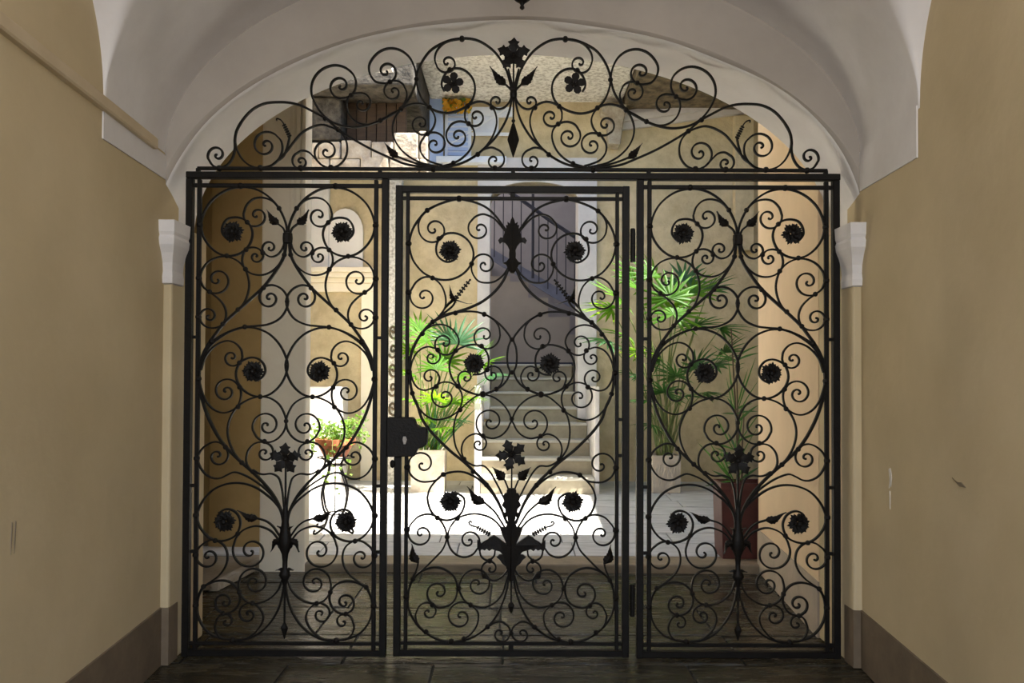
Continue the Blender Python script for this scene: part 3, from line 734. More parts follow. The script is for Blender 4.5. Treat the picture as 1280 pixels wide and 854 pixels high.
def sweep(mb, path, wd, dp, y=0.0):                    # path in (u, z) metres -> flat bar
    n_ = len(path); vs_ = []
    for i, p in enumerate(path):
        t = path[min(i + 1, n_ - 1)] - path[max(i - 1, 0)]
        if t.length < 1e-9: t = Vector((1, 0))
        t.normalize(); nn = Vector((-t.y, t.x)) * wd / 2; ch = wd * .28
        a, b = p + nn, p - nn; a2, b2 = p + nn * .45, p - nn * .45
        vs_ += [(a.x, y - dp / 2 + ch, a.y), (a2.x, y - dp / 2, a2.y), (b2.x, y - dp / 2, b2.y), (b.x, y - dp / 2 + ch, b.y), (b.x, y + dp / 2, b.y), (a.x, y + dp / 2, a.y)]
    k = 6
    fs = [(i * k + j, i * k + (j + 1) % k, (i + 1) * k + (j + 1) % k, (i + 1) * k + j) for i in range(n_ - 1) for j in range(k)]
    fs += [tuple(range(k)), tuple(range((n_ - 1) * k, n_ * k))]
    mb.add(vs_, fs)

collar_me = None
def collar(root, u, z, r=0.0115):
    global collar_me
    if collar_me is None:
        t = MB().ball((0, 0, 0), 1.0, n=8, m=5).obj('collar', 'iron'); collar_me = t.data
        bpy.data.objects.remove(t)
    o = bpy.data.objects.new('collar', collar_me); col.objects.link(o); o.parent = root
    o.location = (u, 0, z); o.scale = (r, r * 1.15, r); return o

def leaf_outline(base, tip, wmax, bend=0.0, wpos=.32):
    base, tip = Vector(base), Vector(tip); d = tip - base; L = d.length; t = d / L; nn = Vector((-t.y, t.x))
    lft, rgt = [], []
    for i in range(15):
        u = i / 14
        w_ = wmax * (math.sin(math.pi * min(1, (u / (2 * wpos)))) if u < wpos else (1 - (u - wpos) / (1 - wpos)) ** 1.25)
        w_ = max(w_, wmax * .04)
        if .2 < u < .7: w_ *= 1 + .12 * math.sin(u * 40)
        c = base + d * u + nn * bend * L * (4 * u * (1 - u)) * (1 if u < .5 else (1 - 2 * (u - .5)))
        lft.append(c + nn * w_); rgt.append(c - nn * w_)
    return [(p.x, p.y) for p in lft + rgt[::-1]], base, tip

def iron_leaf(root, base, tip, wmax, bend=0.0, name='leaf'):
    ol_, b_, t_ = leaf_outline(base, tip, wmax, bend)
    h = len(ol_) // 2; v = []
    for i in range(h):
        a, b = Vector(ol_[i]), Vector(ol_[-1 - i]); c = (a + b) / 2
        v += [(a.x, -.002, a.y), (c.x, -.014, c.y), (b.x, -.002, b.y), (b.x, .006, b.y), (a.x, .006, a.y)]
    f = [(i * 5 + j, i * 5 + (j + 1) % 5, i * 5 + 5 + (j + 1) % 5, i * 5 + 5 + j) for i in range(h - 1) for j in range(5)] + [(0, 1, 2, 3, 4), tuple(range((h - 1) * 5, h * 5))]
    return mesh_obj(name, v, f, 'iron', root, local=True)

def rosette(root, u, z, r, rot=0.0):
    mb = MB()
    for lay, (npet, rr, yy, tw) in enumerate(((6, 1.0, .004, 0), (6, .86, -.006, R(30)), (5, .52, -.016, R(10)))):
        for k in range(npet):
            a = rot + tw + 2 * math.pi * k / npet
            prof = [(.12, 0, 0), (.45, -.27, -.004), (.70, -.32, -.006), (.90, -.27, .0), (.82, -.14, -.003), (1.06, 0, .003), (.82, .14, -.003), (.90, .27, .0), (.70, .32, -.006), (.45, .27, -.004)]
            fr = []; bk = []
            for q, s_, dy in prof:
                x_ = u + r * rr * (q * math.cos(a) - s_ * math.sin(a)); z_ = z + r * rr * (q * math.sin(a) + s_ * math.cos(a))
                fr.append((x_, yy + dy - .012 * q * (lay + 1) / 2, z_)); bk.append((x_, yy + dy + .003 - .012 * q * (lay + 1) / 2, z_))
            m_ = len(prof)
            mb.add(fr + bk, [tuple(range(m_)), tuple(range(2 * m_ - 1, m_ - 1, -1))] + [(i, (i + 1) % m_, m_ + (i + 1) % m_, m_ + i) for i in range(m_)])
    o = mb.obj('rosette', 'iron', root, local=True)
    MB().ball((u, -.02, z), r * .24, sy=.8).obj('rosette_center', 'iron', o, local=True)
    return o

def petal_flower(root, u, z, r, kind='round', rot=R(90), name='flower'):
    o = None; hub = MB().ball((u, -.012, z), r * .17, sy=1.0).obj(name, 'iron', root, local=True)
    for k in range(5):
        a = rot + 2 * math.pi * k / 5
        if kind == 'round': prof = [(.08, -.04), (.35, -.26), (.62, -.36), (.88, -.27), (1.0, 0), (.88, .27), (.62, .36), (.35, .26), (.08, .04)]
        else: prof = [(.06, -.06), (.28, -.19), (.48, -.34), (.60, -.24), (.76, -.37), (.82, -.20), (1.06, -.04), (.84, .17), (.78, .36), (.60, .23), (.46, .33), (.28, .19), (.06, .06)]
        fr = [(u + r * (q * math.cos(a) - s_ * math.sin(a)), -.010 - .016 * math.sin(q * 2.6) + .012 * abs(s_), z + r * (q * math.sin(a) + s_ * math.cos(a))) for q, s_ in prof]
        bk = [(x_, y_ + .004, z_) for x_, y_, z_ in fr]; m_ = len(prof)
        mesh_obj('petal', fr + bk, [tuple(range(m_)), tuple(range(2 * m_ - 1, m_ - 1, -1))] + [(i, (i + 1) % m_, m_ + (i + 1) % m_, m_ + i) for i in range(m_)], 'iron', hub, local=True)
    return hub

def ornament(root, half, name, y0=-.018, y1=.012, ridge=.016, axis=0.0):   # symmetric forged outline: list of (u>=0, z) top to bottom
    mb = MB(); n_ = len(half)
    fr = [(u, y0 + (ridge if u > .006 else 0) * min(1, u / .05), z) for u, z in half]; bk = [(u, y1, z) for u, z in half]
    for s_ in (1, -1):
        axc = [(0, y0 - ridge * .6, z) for u, z in half]
        v = [(u * s_ + axis, y, z) for u, y, z in fr] + [(u * s_ + axis, y, z) for u, y, z in bk]
        # front and back as ngons closed along the axis
        top, bot = half[0][1], half[-1][1]
        v += [(axis, y0 - ridge * .5, top), (axis, y0 - ridge * .5, bot), (axis, y1, top), (axis, y1, bot)]
        a, b, c, d = 2 * n_, 2 * n_ + 1, 2 * n_ + 2, 2 * n_ + 3
        mb.add(v, [tuple([a] + list(range(n_)) + [b]), tuple([c] + list(range(n_, 2 * n_)) + [d])] + [(i, i + 1, n_ + i + 1, n_ + i) for i in range(n_ - 1)])
    return mb.obj(name, 'iron', root, local=True)

def wheat(root, base, tip, nb=6, curl=True, rb=.0065):
    base, tip = Vector(base), Vector(tip); d = tip - base; t = d.normalized(); nn = Vector((-t.y, t.x)); mb = MB()
    sweep(mb, [base, base + d * .5, tip], .006, .008)
    for i in range(nb):
        c = base + d * (i + .6) / (nb + .6)
        for s_ in (1, -1):
            q = c + nn * s_ * rb * 1.0; mb.ball((q.x, -.002, q.y), rb * (1 - .04 * i), n=6, m=4)
    if curl: mb.ball((tip.x, 0, tip.y), rb * .9, n=6, m=4)
    return mb.obj('flower_spike', 'iron', root, local=True)

def bar(root, name, u0, u1, z0, z1, d=.032, yc=0.0, bv=.003):
    o = mesh_obj(name, boxv(u0, u1, yc - d / 2, yc + d / 2, z0, z1), BF, 'iron', root, local=True); bevel(o, bv, 1); return o

def Z(py): return EYE + (HOR - py) / S
def build_half(root, curves, cv, mirror=True):
    for pts, sp, wd in curves:
        path = [cv(q) for q in scroll_path(pts, sp)]
        for s_ in ((1, -1) if mirror else (1,)):
            pp = [Vector((q[0] * s_, q[1])) for q in path]; mb = MB()
            sweep(mb, pp, wd, .016 if wd < .012 else .020)
            if sp: mb.ball((pp[-1].x, 0, pp[-1].y), .0062, sy=1.2, n=7, m=5)
            mb.obj('scroll', 'iron', root, local=True)

TH, MD, TK = .0084, .0098, .0128                       # bar widths
def tile(ox, oy, s):
    return lambda X, Y_: (ox + X / s, oy + Y_ / s)
A, B, C, D, E, Fq, Gq = [tile(915, y, 8.54) for y in (225, 315, 405, 495, 585, 645, 720)]

def T(t, *c): return [t(*q) for q in c]
side = [
 (T(A, (88, 660), (80, 540), (110, 430), (165, 320), (260, 210), (380, 130), (490, 97), (580, 93), (700, 115), (820, 180), (920, 280), (980, 400), (1000, 500), (985, 600), (930, 700), (850, 780), (760, 825), (660, 830), (560, 795), (485, 720), (448, 610), (460, 530), (500, 470), (560, 430), (640, 418), (720, 440), (768, 510), (772, 580), (740, 630), (700, 665)), None, MD),
 (T(A, (110, 430), (165, 325), (230, 250), (300, 214), (380, 205), (450, 225), (515, 290), (545, 375)), (A(405, 400), 1.3, 1), TH),
 (T(A, (92, 620), (115, 540), (170, 490)), None, TH),
 (T(A, (98, 650), (125, 750), (180, 820), (250, 840), (310, 810), (340, 765)), (A(260, 745), 1.05, -1), TH),
 (T(A, (88, 660), (98, 760)) + T(B, (110, 60), (150, 140), (220, 215), (300, 258), (380, 268), (460, 250), (520, 205), (552, 140), (550, 60)) + T(A, (515, 762), (440, 740), (370, 762), (332, 815)), (B(408, 68), 1.05, -1), TH),
 (T(A, (88, 660), (95, 750)) + T(B, (112, 70), (180, 200), (320, 390), (450, 515), (590, 640), (750, 792)) + T(C, (820, 115), (880, 200), (940, 300), (980, 400), (1000, 500), (1005, 620), (990, 740)) + T(D, (955, 110), (900, 260), (800, 450), (715, 565), (540, 735), (430, 830)) + T(E, (300, 190), (190, 330), (110, 500), (82, 640), (75, 740)), None, TK),
 (T(B, (680, 725), (590, 640), (530, 565), (490, 460), (480, 350), (520, 210), (600, 120), (720, 72), (820, 80), (920, 132), (985, 220), (1000, 310), (970, 395), (900, 452)), (B(820, 320), 1.35, 1), TH),
 (T(B, (995, 340), (970, 395), (900, 452), (820, 510), (750, 590), (722, 680), (740, 770), (790, 820), (870, 838), (940, 820), (990, 770), (1003, 710)), (B(905, 712), 1.15, -1), TH),
 (T(C, (985, 480), (940, 330), (870, 222), (760, 143), (640, 88), (520, 55)) + T(B, (400, 813), (270, 795), (150, 735), (82, 640), (62, 550), (80, 480), (140, 410), (230, 375), (315, 395), (360, 460)), (B(258, 515), 1.3, 1), MD),
 (T(C, (992, 500), (950, 370), (880, 250), (700, 118), (560, 66), (470, 60), (380, 75), (260, 130), (150, 240), (78, 380), (60, 460), (78, 560), (140, 680), (240, 770), (340, 800), (440, 785), (540, 720), (600, 625), (610, 540), (570, 440), (500, 395), (430, 382), (360, 405), (308, 470), (300, 540), (340, 600), (400, 632)), None, MD),
 (T(C, (985, 520), (935, 370), (850, 270), (780, 225), (700, 205), (620, 230), (558, 300), (545, 370)), (C(655, 382), 1.3, -1), TH),
 (T(C, (1000, 640), (980, 720)) + T(D, (940, 60), (870, 150), (790, 195), (720, 203), (650, 180), (588, 130), (558, 50)) + T(C, (560, 725), (600, 660)), (C(715, 745), 1.5, 1), TH),
 (T(D, (470, 795), (540, 735), (610, 650), (670, 530), (695, 400), (672, 270), (600, 150), (500, 75), (400, 38), (340, 32), (250, 45), (150, 110), (88, 220), (72, 290), (85, 380), (150, 470), (240, 515), (310, 508), (380, 465), (425, 390)), (D(275, 340), 1.45, -1), TH),
 (T(D, (400, 845), (450, 805), (485, 750), (492, 680), (470, 600), (410, 535), (340, 515), (270, 530)), (D(298, 632), 1.3, -1), TH),
 (T(E, (100, 520), (150, 400), (270, 260), (400, 160), (520, 95), (620, 68), (690, 95), (760, 130), (830, 135), (920, 95), (985, 10)) + T(D, (1010, 690), (980, 610), (910, 545), (830, 515), (760, 530), (710, 580)), (D(797, 665), 1.3, -1), TH),
 (T(E, (410, 50), (360, 80), (310, 90), (220, 84), (150, 122), (115, 220), (92, 380), (76, 560)), None, TH),
 (T(E, (470, 20), (330, 160), (220, 300), (120, 460), (85, 600)), None, TH),
 (T(E, (80, 700), (120, 480), (180, 390), (270, 310), (380, 235), (500, 192), (610, 183), (720, 200), (840, 255), (930, 345), (990, 450), (1010, 530), (990, 630), (930, 720), (860, 775), (770, 800), (680, 785), (600, 740), (557, 660), (552, 580), (590, 505), (650, 467), (710, 463), (760, 490), (790, 540)), None, MD),
 (T(E, (90, 790), (140, 730), (200, 645), (270, 590), (365, 558)), None, TH),
 (T(Fq, (90, 330), (150, 260), (210, 190), (280, 150), (370, 127), (450, 140), (530, 180), (590, 250), (625, 350)), (Fq(435, 395), 1.6, 1), TH),
 (T(Gq, (985, 225), (945, 140)) + T(Fq, (860, 720), (780, 660), (710, 570), (682, 470), (700, 370), (750, 310), (830, 275), (900, 290), (970, 340)), (Fq(885, 455), 1.4, 1), TH),
 (T(Gq, (80, 120), (100, 240), (140, 370), (230, 520), (350, 630), (480, 685), (600, 692), (720, 680), (840, 640), (930, 560), (990, 440), (1000, 330), (985, 230), (940, 145), (860, 92), (740, 65), (640, 90), (570, 160), (547, 260), (580, 350), (640, 400), (720, 415), (780, 380)), (Gq(708, 295), 1.2, -1), MD),
 (T(Gq, (560, 690), (480, 680), (400, 630), (330, 550), (297, 460), (320, 380), (390, 315), (450, 300), (510, 328)), (Gq(455, 420), 1.25, 1), TH),
 (T(Gq, (640, 692), (730, 680), (785, 630), (810, 555), (790, 475)), (Gq(693, 500), 1.1, -1), TH),
 (T(Gq, (80, 10), (105, 70), (140, 160), (210, 240), (300, 290), (400, 305), (480, 280), (540, 210), (562, 120), (545, 30)), (Fq(390, 725), 1.55, -1), TH),
]
side_collars = T(A, (165, 320), (505, 470), (515, 765), (335, 800), (720, 832)) + T(B, (105, 50), (520, 205), (325, 405), (595, 640), (755, 795), (900, 450)) + \
    T(C, (520, 55), (575, 440), (570, 700), (350, 800)) + T(D, (585, 140), (300, 508), (715, 570), (540, 735), (420, 830)) + T(E, (815, 795), (575, 720)) + \
    T(Gq, (555, 185), (410, 305), (720, 415), (935, 130))
side_big = T(A, (580, 80), (1012, 500)) + T(B, (1017, 305), (1017, 720)) + T(C, (870, 210), (1010, 610)) + T(D, (1020, 690)) + T(E, (1022, 525)) + T(Fq, (1022, 435)) + T(Gq, (1015, 330), (620, 698))
side_axis = T(B, (60, 550)) + T(C, (60, 460)) + T(D, (68, 290))

AXS, DV = 923.3, -1.5
def cvS(q): return ((q[0] - AXS) / S, Z(q[1] + DV))
def side_panel(loc, label):
    g = thing('iron_gate_panel', loc, label, 'gate')
    hw = 126.7 / S
    for s_ in (1, -1):
        a, b = sorted((s_ * (hw - .034), s_ * hw)); bar(g, 'post', a, b, 0.0, Z(224), .036)
        a, b = sorted((s_ * (113.4 / S - .021), s_ * 113.4 / S)); bar(g, 'stile', a, b, Z(818), Z(225), .02)
        for py in (423, 608, 690): 
            a, b = sorted((s_ * (hw - .034), s_ * 112 / S)); bar(g, 'spacer', a, b, Z(py) - .008, Z(py) + .008, .016, bv=.002)
    bar(g, 'rail', -hw + .01, hw - .01, Z(235), Z(230), .018); bar(g, 'rail', -hw + .01, hw - .01, Z(806), Z(801.5), .018); bar(g, 'bottom_rail', -hw + .002, hw - .002, Z(819), Z(811), .032)
    build_half(g, side, cvS)
    for lst, r_ in ((side_collars, .0108), (side_big, .0135)):
        for q in lst:
            u, z = cvS(q)
            for s_ in (1, -1): collar(g, u * s_, z, r_ * 1.22)
    for q in side_axis: collar(g, 0, cvS(q)[1], .0125)
    for q, r_, ro in ((A(655, 575), .056, .1), (C(425, 530), .056, .35), (E(715, 590), .056, .2)):
        u, z = cvS(q)
        rosette(g, u, z, r_, ro); rosette(g, -u, z, r_, math.pi - ro + .3)
    for b_, t_, w_, bd in ((A(165, 495), A(298, 335), .022, -.10), (E(355, 560), E(585, 472), .021, -.12)):
        (u0, z0), (u1, z1) = cvS(b_), cvS(t_)
        iron_leaf(g, (u0, z0), (u1, z1), w_, bd); iron_leaf(g, (-u0, z0), (-u1, z1), w_, -bd)
    # binding collar, upper
    u, z = cvS(A(68, 640)); MB().lathe([(.010, -.028), (.024, -.024), (.026, 0), (.024, .024), (.010, .028)], (0, 0, z), 10).obj('binding', 'iron', g, local=True)
    # vase at the foot of the bouquet
    z0 = cvS(Fq(0, 240))[1]
    prof = [(.004, .17), (.012, .15), (.016, .10), (.022, .04), (.030, .01), (.034, -.02), (.030, -.055), (.017, -.085), (.013, -.12), (.013, -.155), (.026, -.175), (.030, -.19), (.018, -.21), (.010, -.24), (.006, -.26)]
    vz = MB().lathe([(r_, z0 + h) for r_, h in prof], (0, 0, 0), 14, sy=.8).obj('vase', 'iron', g, smooth=True, local=True)
    for s_ in (1, -1):
        for (u0, h0), (u1, h1), w_ in (((.012, -.02), (.072, -.075), .018), ((.02, -.06), (.058, -.03), .014), ((.008, -.175), (.045, -.165), .010), ((.015, .02), (.04, .055), .012)):
            iron_leaf(vz, (s_ * u0, z0 + h0), (s_ * u1, z0 + h1), w_, .25 * s_, 'vase_leaf')
    petal_flower(g, 0, cvS(D(0, 690))[1], .078, 'lobed')
    mb = MB(); sweep(mb, [Vector((0, cvS(D(0, 700))[1])), Vector((0, cvS(E(0, 300))[1])), Vector((0, z0 + .12))], .009, .012); mb.obj('flower_stem', 'iron', g, local=True)
    mb = MB(); sweep(mb, [Vector((0, cvS(Gq(0, 130))[1])), Vector((0, cvS(Gq(0, 330))[1])), Vector((0, cvS(Gq(0, 530))[1]))], .009, .012); o = mb.obj('spike', 'iron', g, local=True)
    zz = cvS(Gq(0, 570))[1]; MB().lathe([(.003, .034), (.018, .004), (.017, -.004), (.002, -.052)], (0, 0, zz), 6, sy=.7).obj('spike_tip', 'iron', o, local=True)
    return g
panel_r = side_panel(((AXS - 641) / S, GY, 0), 'fixed wrought-iron scroll panel hinged to the gate door, before the dark red planter')
panel_l = copy_tree(panel_r); panel_l.location = ((359.2 - 641) / S, GY, 0)
panel_l['label'] = 'fixed wrought-iron scroll panel beside the door lock, before the terracotta ivy bowl'

# the door leaf
H, I, J, K, L, Mq = [tile(635, y, 7.767) for y in (230, 330, 420, 520, 610, 700)]
door = [
 (T(H, (85, 480), (130, 420), (210, 312), (300, 228), (400, 180), (500, 155), (570, 145), (680, 165), (790, 205), (880, 255), (960, 340), (1020, 440), (1050, 550), (1050, 620), (1020, 730)) + T(I, (985, 10), (910, 90), (820, 135), (740, 155), (640, 150), (540, 105), (470, 35)) + T(H, (432, 730), (430, 650), (470, 560), (540, 500), (620, 475), (700, 485), (760, 530), (790, 610), (780, 690), (730, 740), (680, 758), (620, 740), (580, 700)), None, MD),
 (T(H, (90, 490), (140, 430), (220, 340), (280, 305), (340, 290), (410, 315), (465, 372)), (H(370, 438), 1.3, 1), TH),
 (T(H, (800, 210), (880, 258), (940, 320), (965, 390), (960, 460)), (H(815, 440), 1.5, 1), TH),
 (T(I, (75, 10), (95, 45), (140, 110), (220, 170), (290, 183), (370, 170), (420, 120), (446, 50)) + T(H, (440, 770),), (H(318, 785), 1.35, -1), TH),
 (T(I, (70, 10), (92, 60), (130, 150), (210, 260), (330, 360), (460, 425), (580, 465), (700, 500), (820, 565), (920, 670), (990, 780)) + T(J, (1030, 190), (1045, 300), (1040, 420), (1015, 560), (960, 690)) + T(K, (925, 20), (860, 120), (760, 230), (640, 345), (520, 440), (400, 550), (290, 660), (200, 790)) + T(L, (150, 190), (110, 290), (90, 340)), None, TK),
 (T(I, (990, 770), (920, 665), (820, 572), (700, 508), (580, 472), (460, 462), (380, 470), (315, 490), (200, 560), (110, 650), (62, 730)) + T(J, (85, 110), (95, 200), (88, 290), (68, 355), (120, 460), (200, 520), (330, 570), (430, 560), (540, 510), (620, 430), (655, 320), (640, 220), (580, 140), (500, 100), (410, 85), (340, 105), (285, 180), (275, 260), (295, 330), (350, 370), (430, 378)), None, MD),
 (T(I, (400, 466), (315, 492), (230, 540), (178, 610), (165, 690)), (I(315, 700), 1.45, -1), TH),
 (T(J, (330, 568), (200, 515), (150, 460), (135, 390), (160, 330)), (J(240, 380), 1.4, 1), TH),
 (T(J, (420, 562), (540, 505), (570, 440)), (J(495, 408), 1.2, -1), TH),
 (T(I, (960, 730), (900, 650), (830, 605), (740, 590), (650, 620), (585, 690)) + T(J, (565, 60), (592, 132)), (J(705, 72), 1.4, -1), TH),
 (T(J, (1035, 330), (1020, 260), (985, 185), (930, 130), (860, 108), (790, 127)), (J(825, 210), 1.25, -1), TH),
 (T(J, (1035, 330), (1015, 430), (960, 510), (890, 530), (810, 505)), (J(845, 405), 1.3, 1), TH),
 (T(J, (1035, 470), (1015, 570), (985, 650), (930, 730), (860, 790), (780, 815), (700, 805), (620, 770), (560, 720), (530, 620), (545, 540), (600, 480)), (J(705, 595), 1.55, 1), TH),
 (T(K, (480, 470), (535, 400), (590, 300), (612, 150), (590, 10)) + T(J, (550, 720), (480, 650), (400, 590), (330, 572), (220, 600), (120, 680), (66, 770), (54, 830)) + T(K, (65, 75), (95, 135), (150, 190), (230, 218), (320, 200)), (K(255, 60), 1.5, -1), TH),
 (T(K, (470, 480), (515, 410), (535, 330), (515, 250), (460, 195), (390, 175), (330, 200)), (K(367, 275), 1.25, -1), TH),
 (T(K, (520, 410), (470, 455), (400, 485), (320, 485), (260, 540), (190, 660), (140, 760)) + T(L, (110, 130), (95, 250)), None, TH),
 (T(L, (95, 330), (120, 270), (180, 140)) + T(K, (240, 745), (320, 655), (420, 582), (520, 545), (620, 545), (710, 570), (790, 640), (840, 710), (862, 790)) + T(L, (862, 100), (850, 170), (810, 250), (740, 300), (670, 313), (600, 295), (540, 250), (505, 170), (510, 100), (560, 60), (620, 45)), None, MD),
 (T(K, (620, 546), (710, 572), (770, 620), (850, 640), (930, 638), (1000, 600), (1038, 550), (1050, 485)), (K(912, 472), 1.2, -1), TH),
 (T(L, (100, 400), (150, 320), (210, 230), (315, 135)), None, TH),
 (T(L, (95, 450), (150, 380), (210, 315), (290, 270), (400, 250), (490, 262), (570, 295), (640, 380), (665, 480), (640, 580), (580, 645), (500, 668), (420, 640), (372, 580)), (L(458, 510), 1.35, 1), TH),
 (T(Mq, (1030, 240), (1000, 180), (900, 90)) + T(L, (780, 670), (710, 590), (674, 480), (692, 390), (760, 290), (850, 255), (950, 280), (1020, 350)), (L(920, 445), 1.4, 1), TH),
 (T(Mq, (1035, 250), (1000, 170), (960, 80)) + T(L, (945, 710),), None, TH),
 (T(L, (205, 600), (215, 655), (275, 698), (335, 665), (352, 600), (330, 540), (270, 500)), None, TH),
 (T(Mq, (60, 40), (90, 100), (130, 150), (210, 195), (290, 168)), (Mq(248, 78), 1.25, -1), TH),
 (T(Mq, (55, 90), (90, 180), (130, 310), (200, 400), (300, 450), (400, 440), (480, 405), (535, 330), (552, 260), (530, 180)), (Mq(375, 230), 1.5, -1), TH),
 (T(Mq, (55, 100), (75, 200), (95, 300), (140, 430), (200, 550), (300, 660), (420, 740), (540, 780), (640, 785), (760, 760), (880, 690), (980, 590), (1040, 460), (1045, 360), (1030, 260), (960, 140), (880, 90), (780, 68), (680, 95), (600, 160), (567, 270), (600, 390), (680, 445), (760, 450), (820, 410)), (Mq(750, 308), 1.2, -1), MD),
 (T(Mq, (600, 785), (500, 755), (420, 690), (370, 600), (370, 500), (430, 432)), (Mq(535, 543), 1.5, 1), TH),
 (T(Mq, (820, 730), (890, 685), (950, 615), (972, 530), (940, 450)), (Mq(848, 500), 1.25, -1), TH),
 (T(Mq, (340, 690), (270, 640), (200, 597), (140, 590), (82, 625)), (Mq(150, 705), 1.2, -1), TH),
]
door_collars = T(H, (880, 255), (765, 530), (445, 775)) + T(I, (825, 138), (600, 478), (320, 490), (820, 565), (920, 680)) + T(J, (345, 100), (595, 145), (290, 330), (200, 518), (575, 490), (770, 140), (785, 495), (550, 720), (1015, 560)) + \
    T(K, (328, 195), (510, 420), (420, 540), (290, 670), (710, 570)) + T(L, (570, 295), (765, 290), (670, 475), (110, 260)) + T(Mq, (310, 150), (555, 270), (440, 430), (810, 430), (275, 640), (1000, 185), (870, 690), (505, 755), (255, 5))
door_big = T(H, (570, 140), (1060, 580)) + T(I, (1058, 280)) + T(J, (1050, 355), (330, 568)) + T(K, (1060, 500)) + T(L, (1060, 405)) + T(Mq, (1062, 355), (625, 785))
door_axis = T(I, (0, 735)) + T(J, (0, 355)) + T(J, (0, 805)) + T(Mq, (0, 705))
AXD = 641.2
def cvD(q): return ((q[0] - AXD) / S, Z(q[1]))
g = thing('iron_gate_door', (0.0, GY, 0.0), 'wrought-iron gate door with lock, flowers and spiral scrolls between the two side panels', 'gate')
hw = 146.3 / S
for s_ in (1, -1):
    a, b = sorted((s_ * (hw - .035), s_ * hw)); bar(g, 'door_frame', a, b, Z(818.5), Z(232), .034)
    a, b = sorted((s_ * (133.4 / S - .018), s_ * 133.4 / S)); bar(g, 'stile', a, b, Z(816), Z(236), .02)
    for py in (524, 569):
        a, b = sorted((s_ * (hw - .034), s_ * 132 / S)); bar(g, 'spacer', a, b, Z(py) - .008, Z(py) + .008, .016, bv=.002)
bar(g, 'door_frame', -hw + .002, hw - .002, Z(241), Z(232) - .0015, .031); bar(g, 'door_frame', -hw + .002, hw - .002, Z(818.5) + .0015, Z(810), .031)
bar(g, 'rail', -hw + .02, hw - .02, Z(250), Z(245.5), .018); bar(g, 'rail', -hw + .02, hw - .02, Z(805), Z(800.5), .018)
for py in (243.5, 807.5): bar(g, 'spacer', -.012, .012, Z(py) - .016, Z(py) + .016, .018, bv=.002)
build_half(g, door, cvD)
for lst, r_ in ((door_collars, .011), (door_big, .0138)):
    for q in lst:
        u, z = cvD(q)
        for s_ in (1, -1): collar(g, u * s_, z, r_ * 1.22)
for q in door_axis: collar(g, 0, cvD(q)[1], .0125)
for q, r_, ro in ((H(655, 650), .056, .1), (J(415, 270), .056, .4), (L(640, 130), .056, .2)):
    u, z = cvD(q); rosette(g, u, z, r_, ro); rosette(g, -u, z, r_, math.pi - ro + .25)
for b_, t_, w_, bd in ((L(300, 150), L(480, -15), .026, -.14), (L(945, 730), L(1012, 540), .024, -.14), (K(115, 620), K(235, 495), .026, 0.0)):
    (u0, z0), (u1, z1) = cvD(b_), cvD(t_)
    iron_leaf(g, (u0, z0), (u1, z1), w_, bd); iron_leaf(g, (-u0, z0), (-u1, z1), w_, -bd)
# leaves and flower spike on the shoulders of the heart
for s_ in (1, -1):
    for b_, t_, w_, bd in ((I(590, 380), I(662, 205), .013, -.1), (I(720, 470), I(440, 385), .008, -.28)):
        (u0, z0), (u1, z1) = cvD(b_), cvD(t_); iron_leaf(g, (s_ * u0, z0), (s_ * u1, z1), w_, bd * s_ * (1))
    (u0, z0), (u1, z1) = cvD(I(600, 340)), cvD(I(460, 155)); wheat(g, (s_ * u0, z0), (s_ * u1, z1))
    (u0, z0), (u1, z1) = cvD(L(250, 450)), cvD(L(395, 372)); wheat(g, (s_ * u0, z0), (s_ * u1, z1), 6, False)
    mb = MB(); pp = [Vector((cvD(q)[0] * s_, cvD(q)[1])) for q in scroll_path(T(L, (390, 375), (440, 360), (460, 335), (445, 322), (430, 335)), None)]; sweep(mb, pp, .007, .01); mb.obj('tendril', 'iron', g, local=True)
    mb = MB(); pp = [Vector((cvD(q)[0] * s_, cvD(q)[1])) for q in scroll_path(T(I, (820, 565), (700, 470), (620, 400), (590, 330)), None)]; sweep(mb, pp, .010, .012); mb.obj('spray_stem', 'iron', g, local=True)
    mb = MB(); pp = [Vector((cvD(q)[0] * s_, cvD(q)[1])) for q in scroll_path(T(I, (860, 600), (760, 510), (700, 420), (698, 320), (740, 210), (820, 140), (900, 130), (980, 175), (1035, 260)), (I(908, 322), 1.35, 1))]; sweep(mb, pp, TH, .016); mb.ball((pp[-1].x, 0, pp[-1].y), .0062); mb.obj('scroll', 'iron', g, local=True)
# forged fleuron at the top and acanthus vase at the foot
def halfD(lst): return [(max(0.0, cvD(q)[0]), cvD(q)[1]) for q in lst]
ornament(g, halfD(T(H, (48, 318), (66, 350), (75, 385), (98, 365), (95, 400), (112, 395), (108, 430), (130, 425), (125, 470), (140, 520), (165, 515), (188, 545), (172, 578), (150, 562), (120, 570), (95, 600), (78, 640), (82, 680), (80, 720), (108, 755), (142, 765), (108, 785), (90, 830), (66, 862), (48, 868))), 'fleuron')
ornament(g, halfD(T(K, (48, 700), (75, 700), (95, 720), (95, 745)) + T(L, (112, 50), (130, 80), (118, 120), (142, 165), (112, 195), (92, 250), (82, 320), (100, 375), (160, 380), (140, 440), (90, 545), (150, 500), (215, 455), (262, 480), (290, 520), (330, 545), (352, 520), (378, 500), (378, 570), (362, 605), (330, 590), (305, 600), (285, 585), (262, 605), (235, 588), (200, 600), (160, 610), (130, 640), (165, 645), (190, 665), (160, 690), (135, 725), (100, 750), (85, 800)) + T(Mq, (82, 120), (75, 165), (60, 190), (48, 205))), 'acanthus_vase', -.024, .014)
petal_flower(g, 0, cvD(K(0, 375))[1], .078, 'lobed', R(90 + 22))
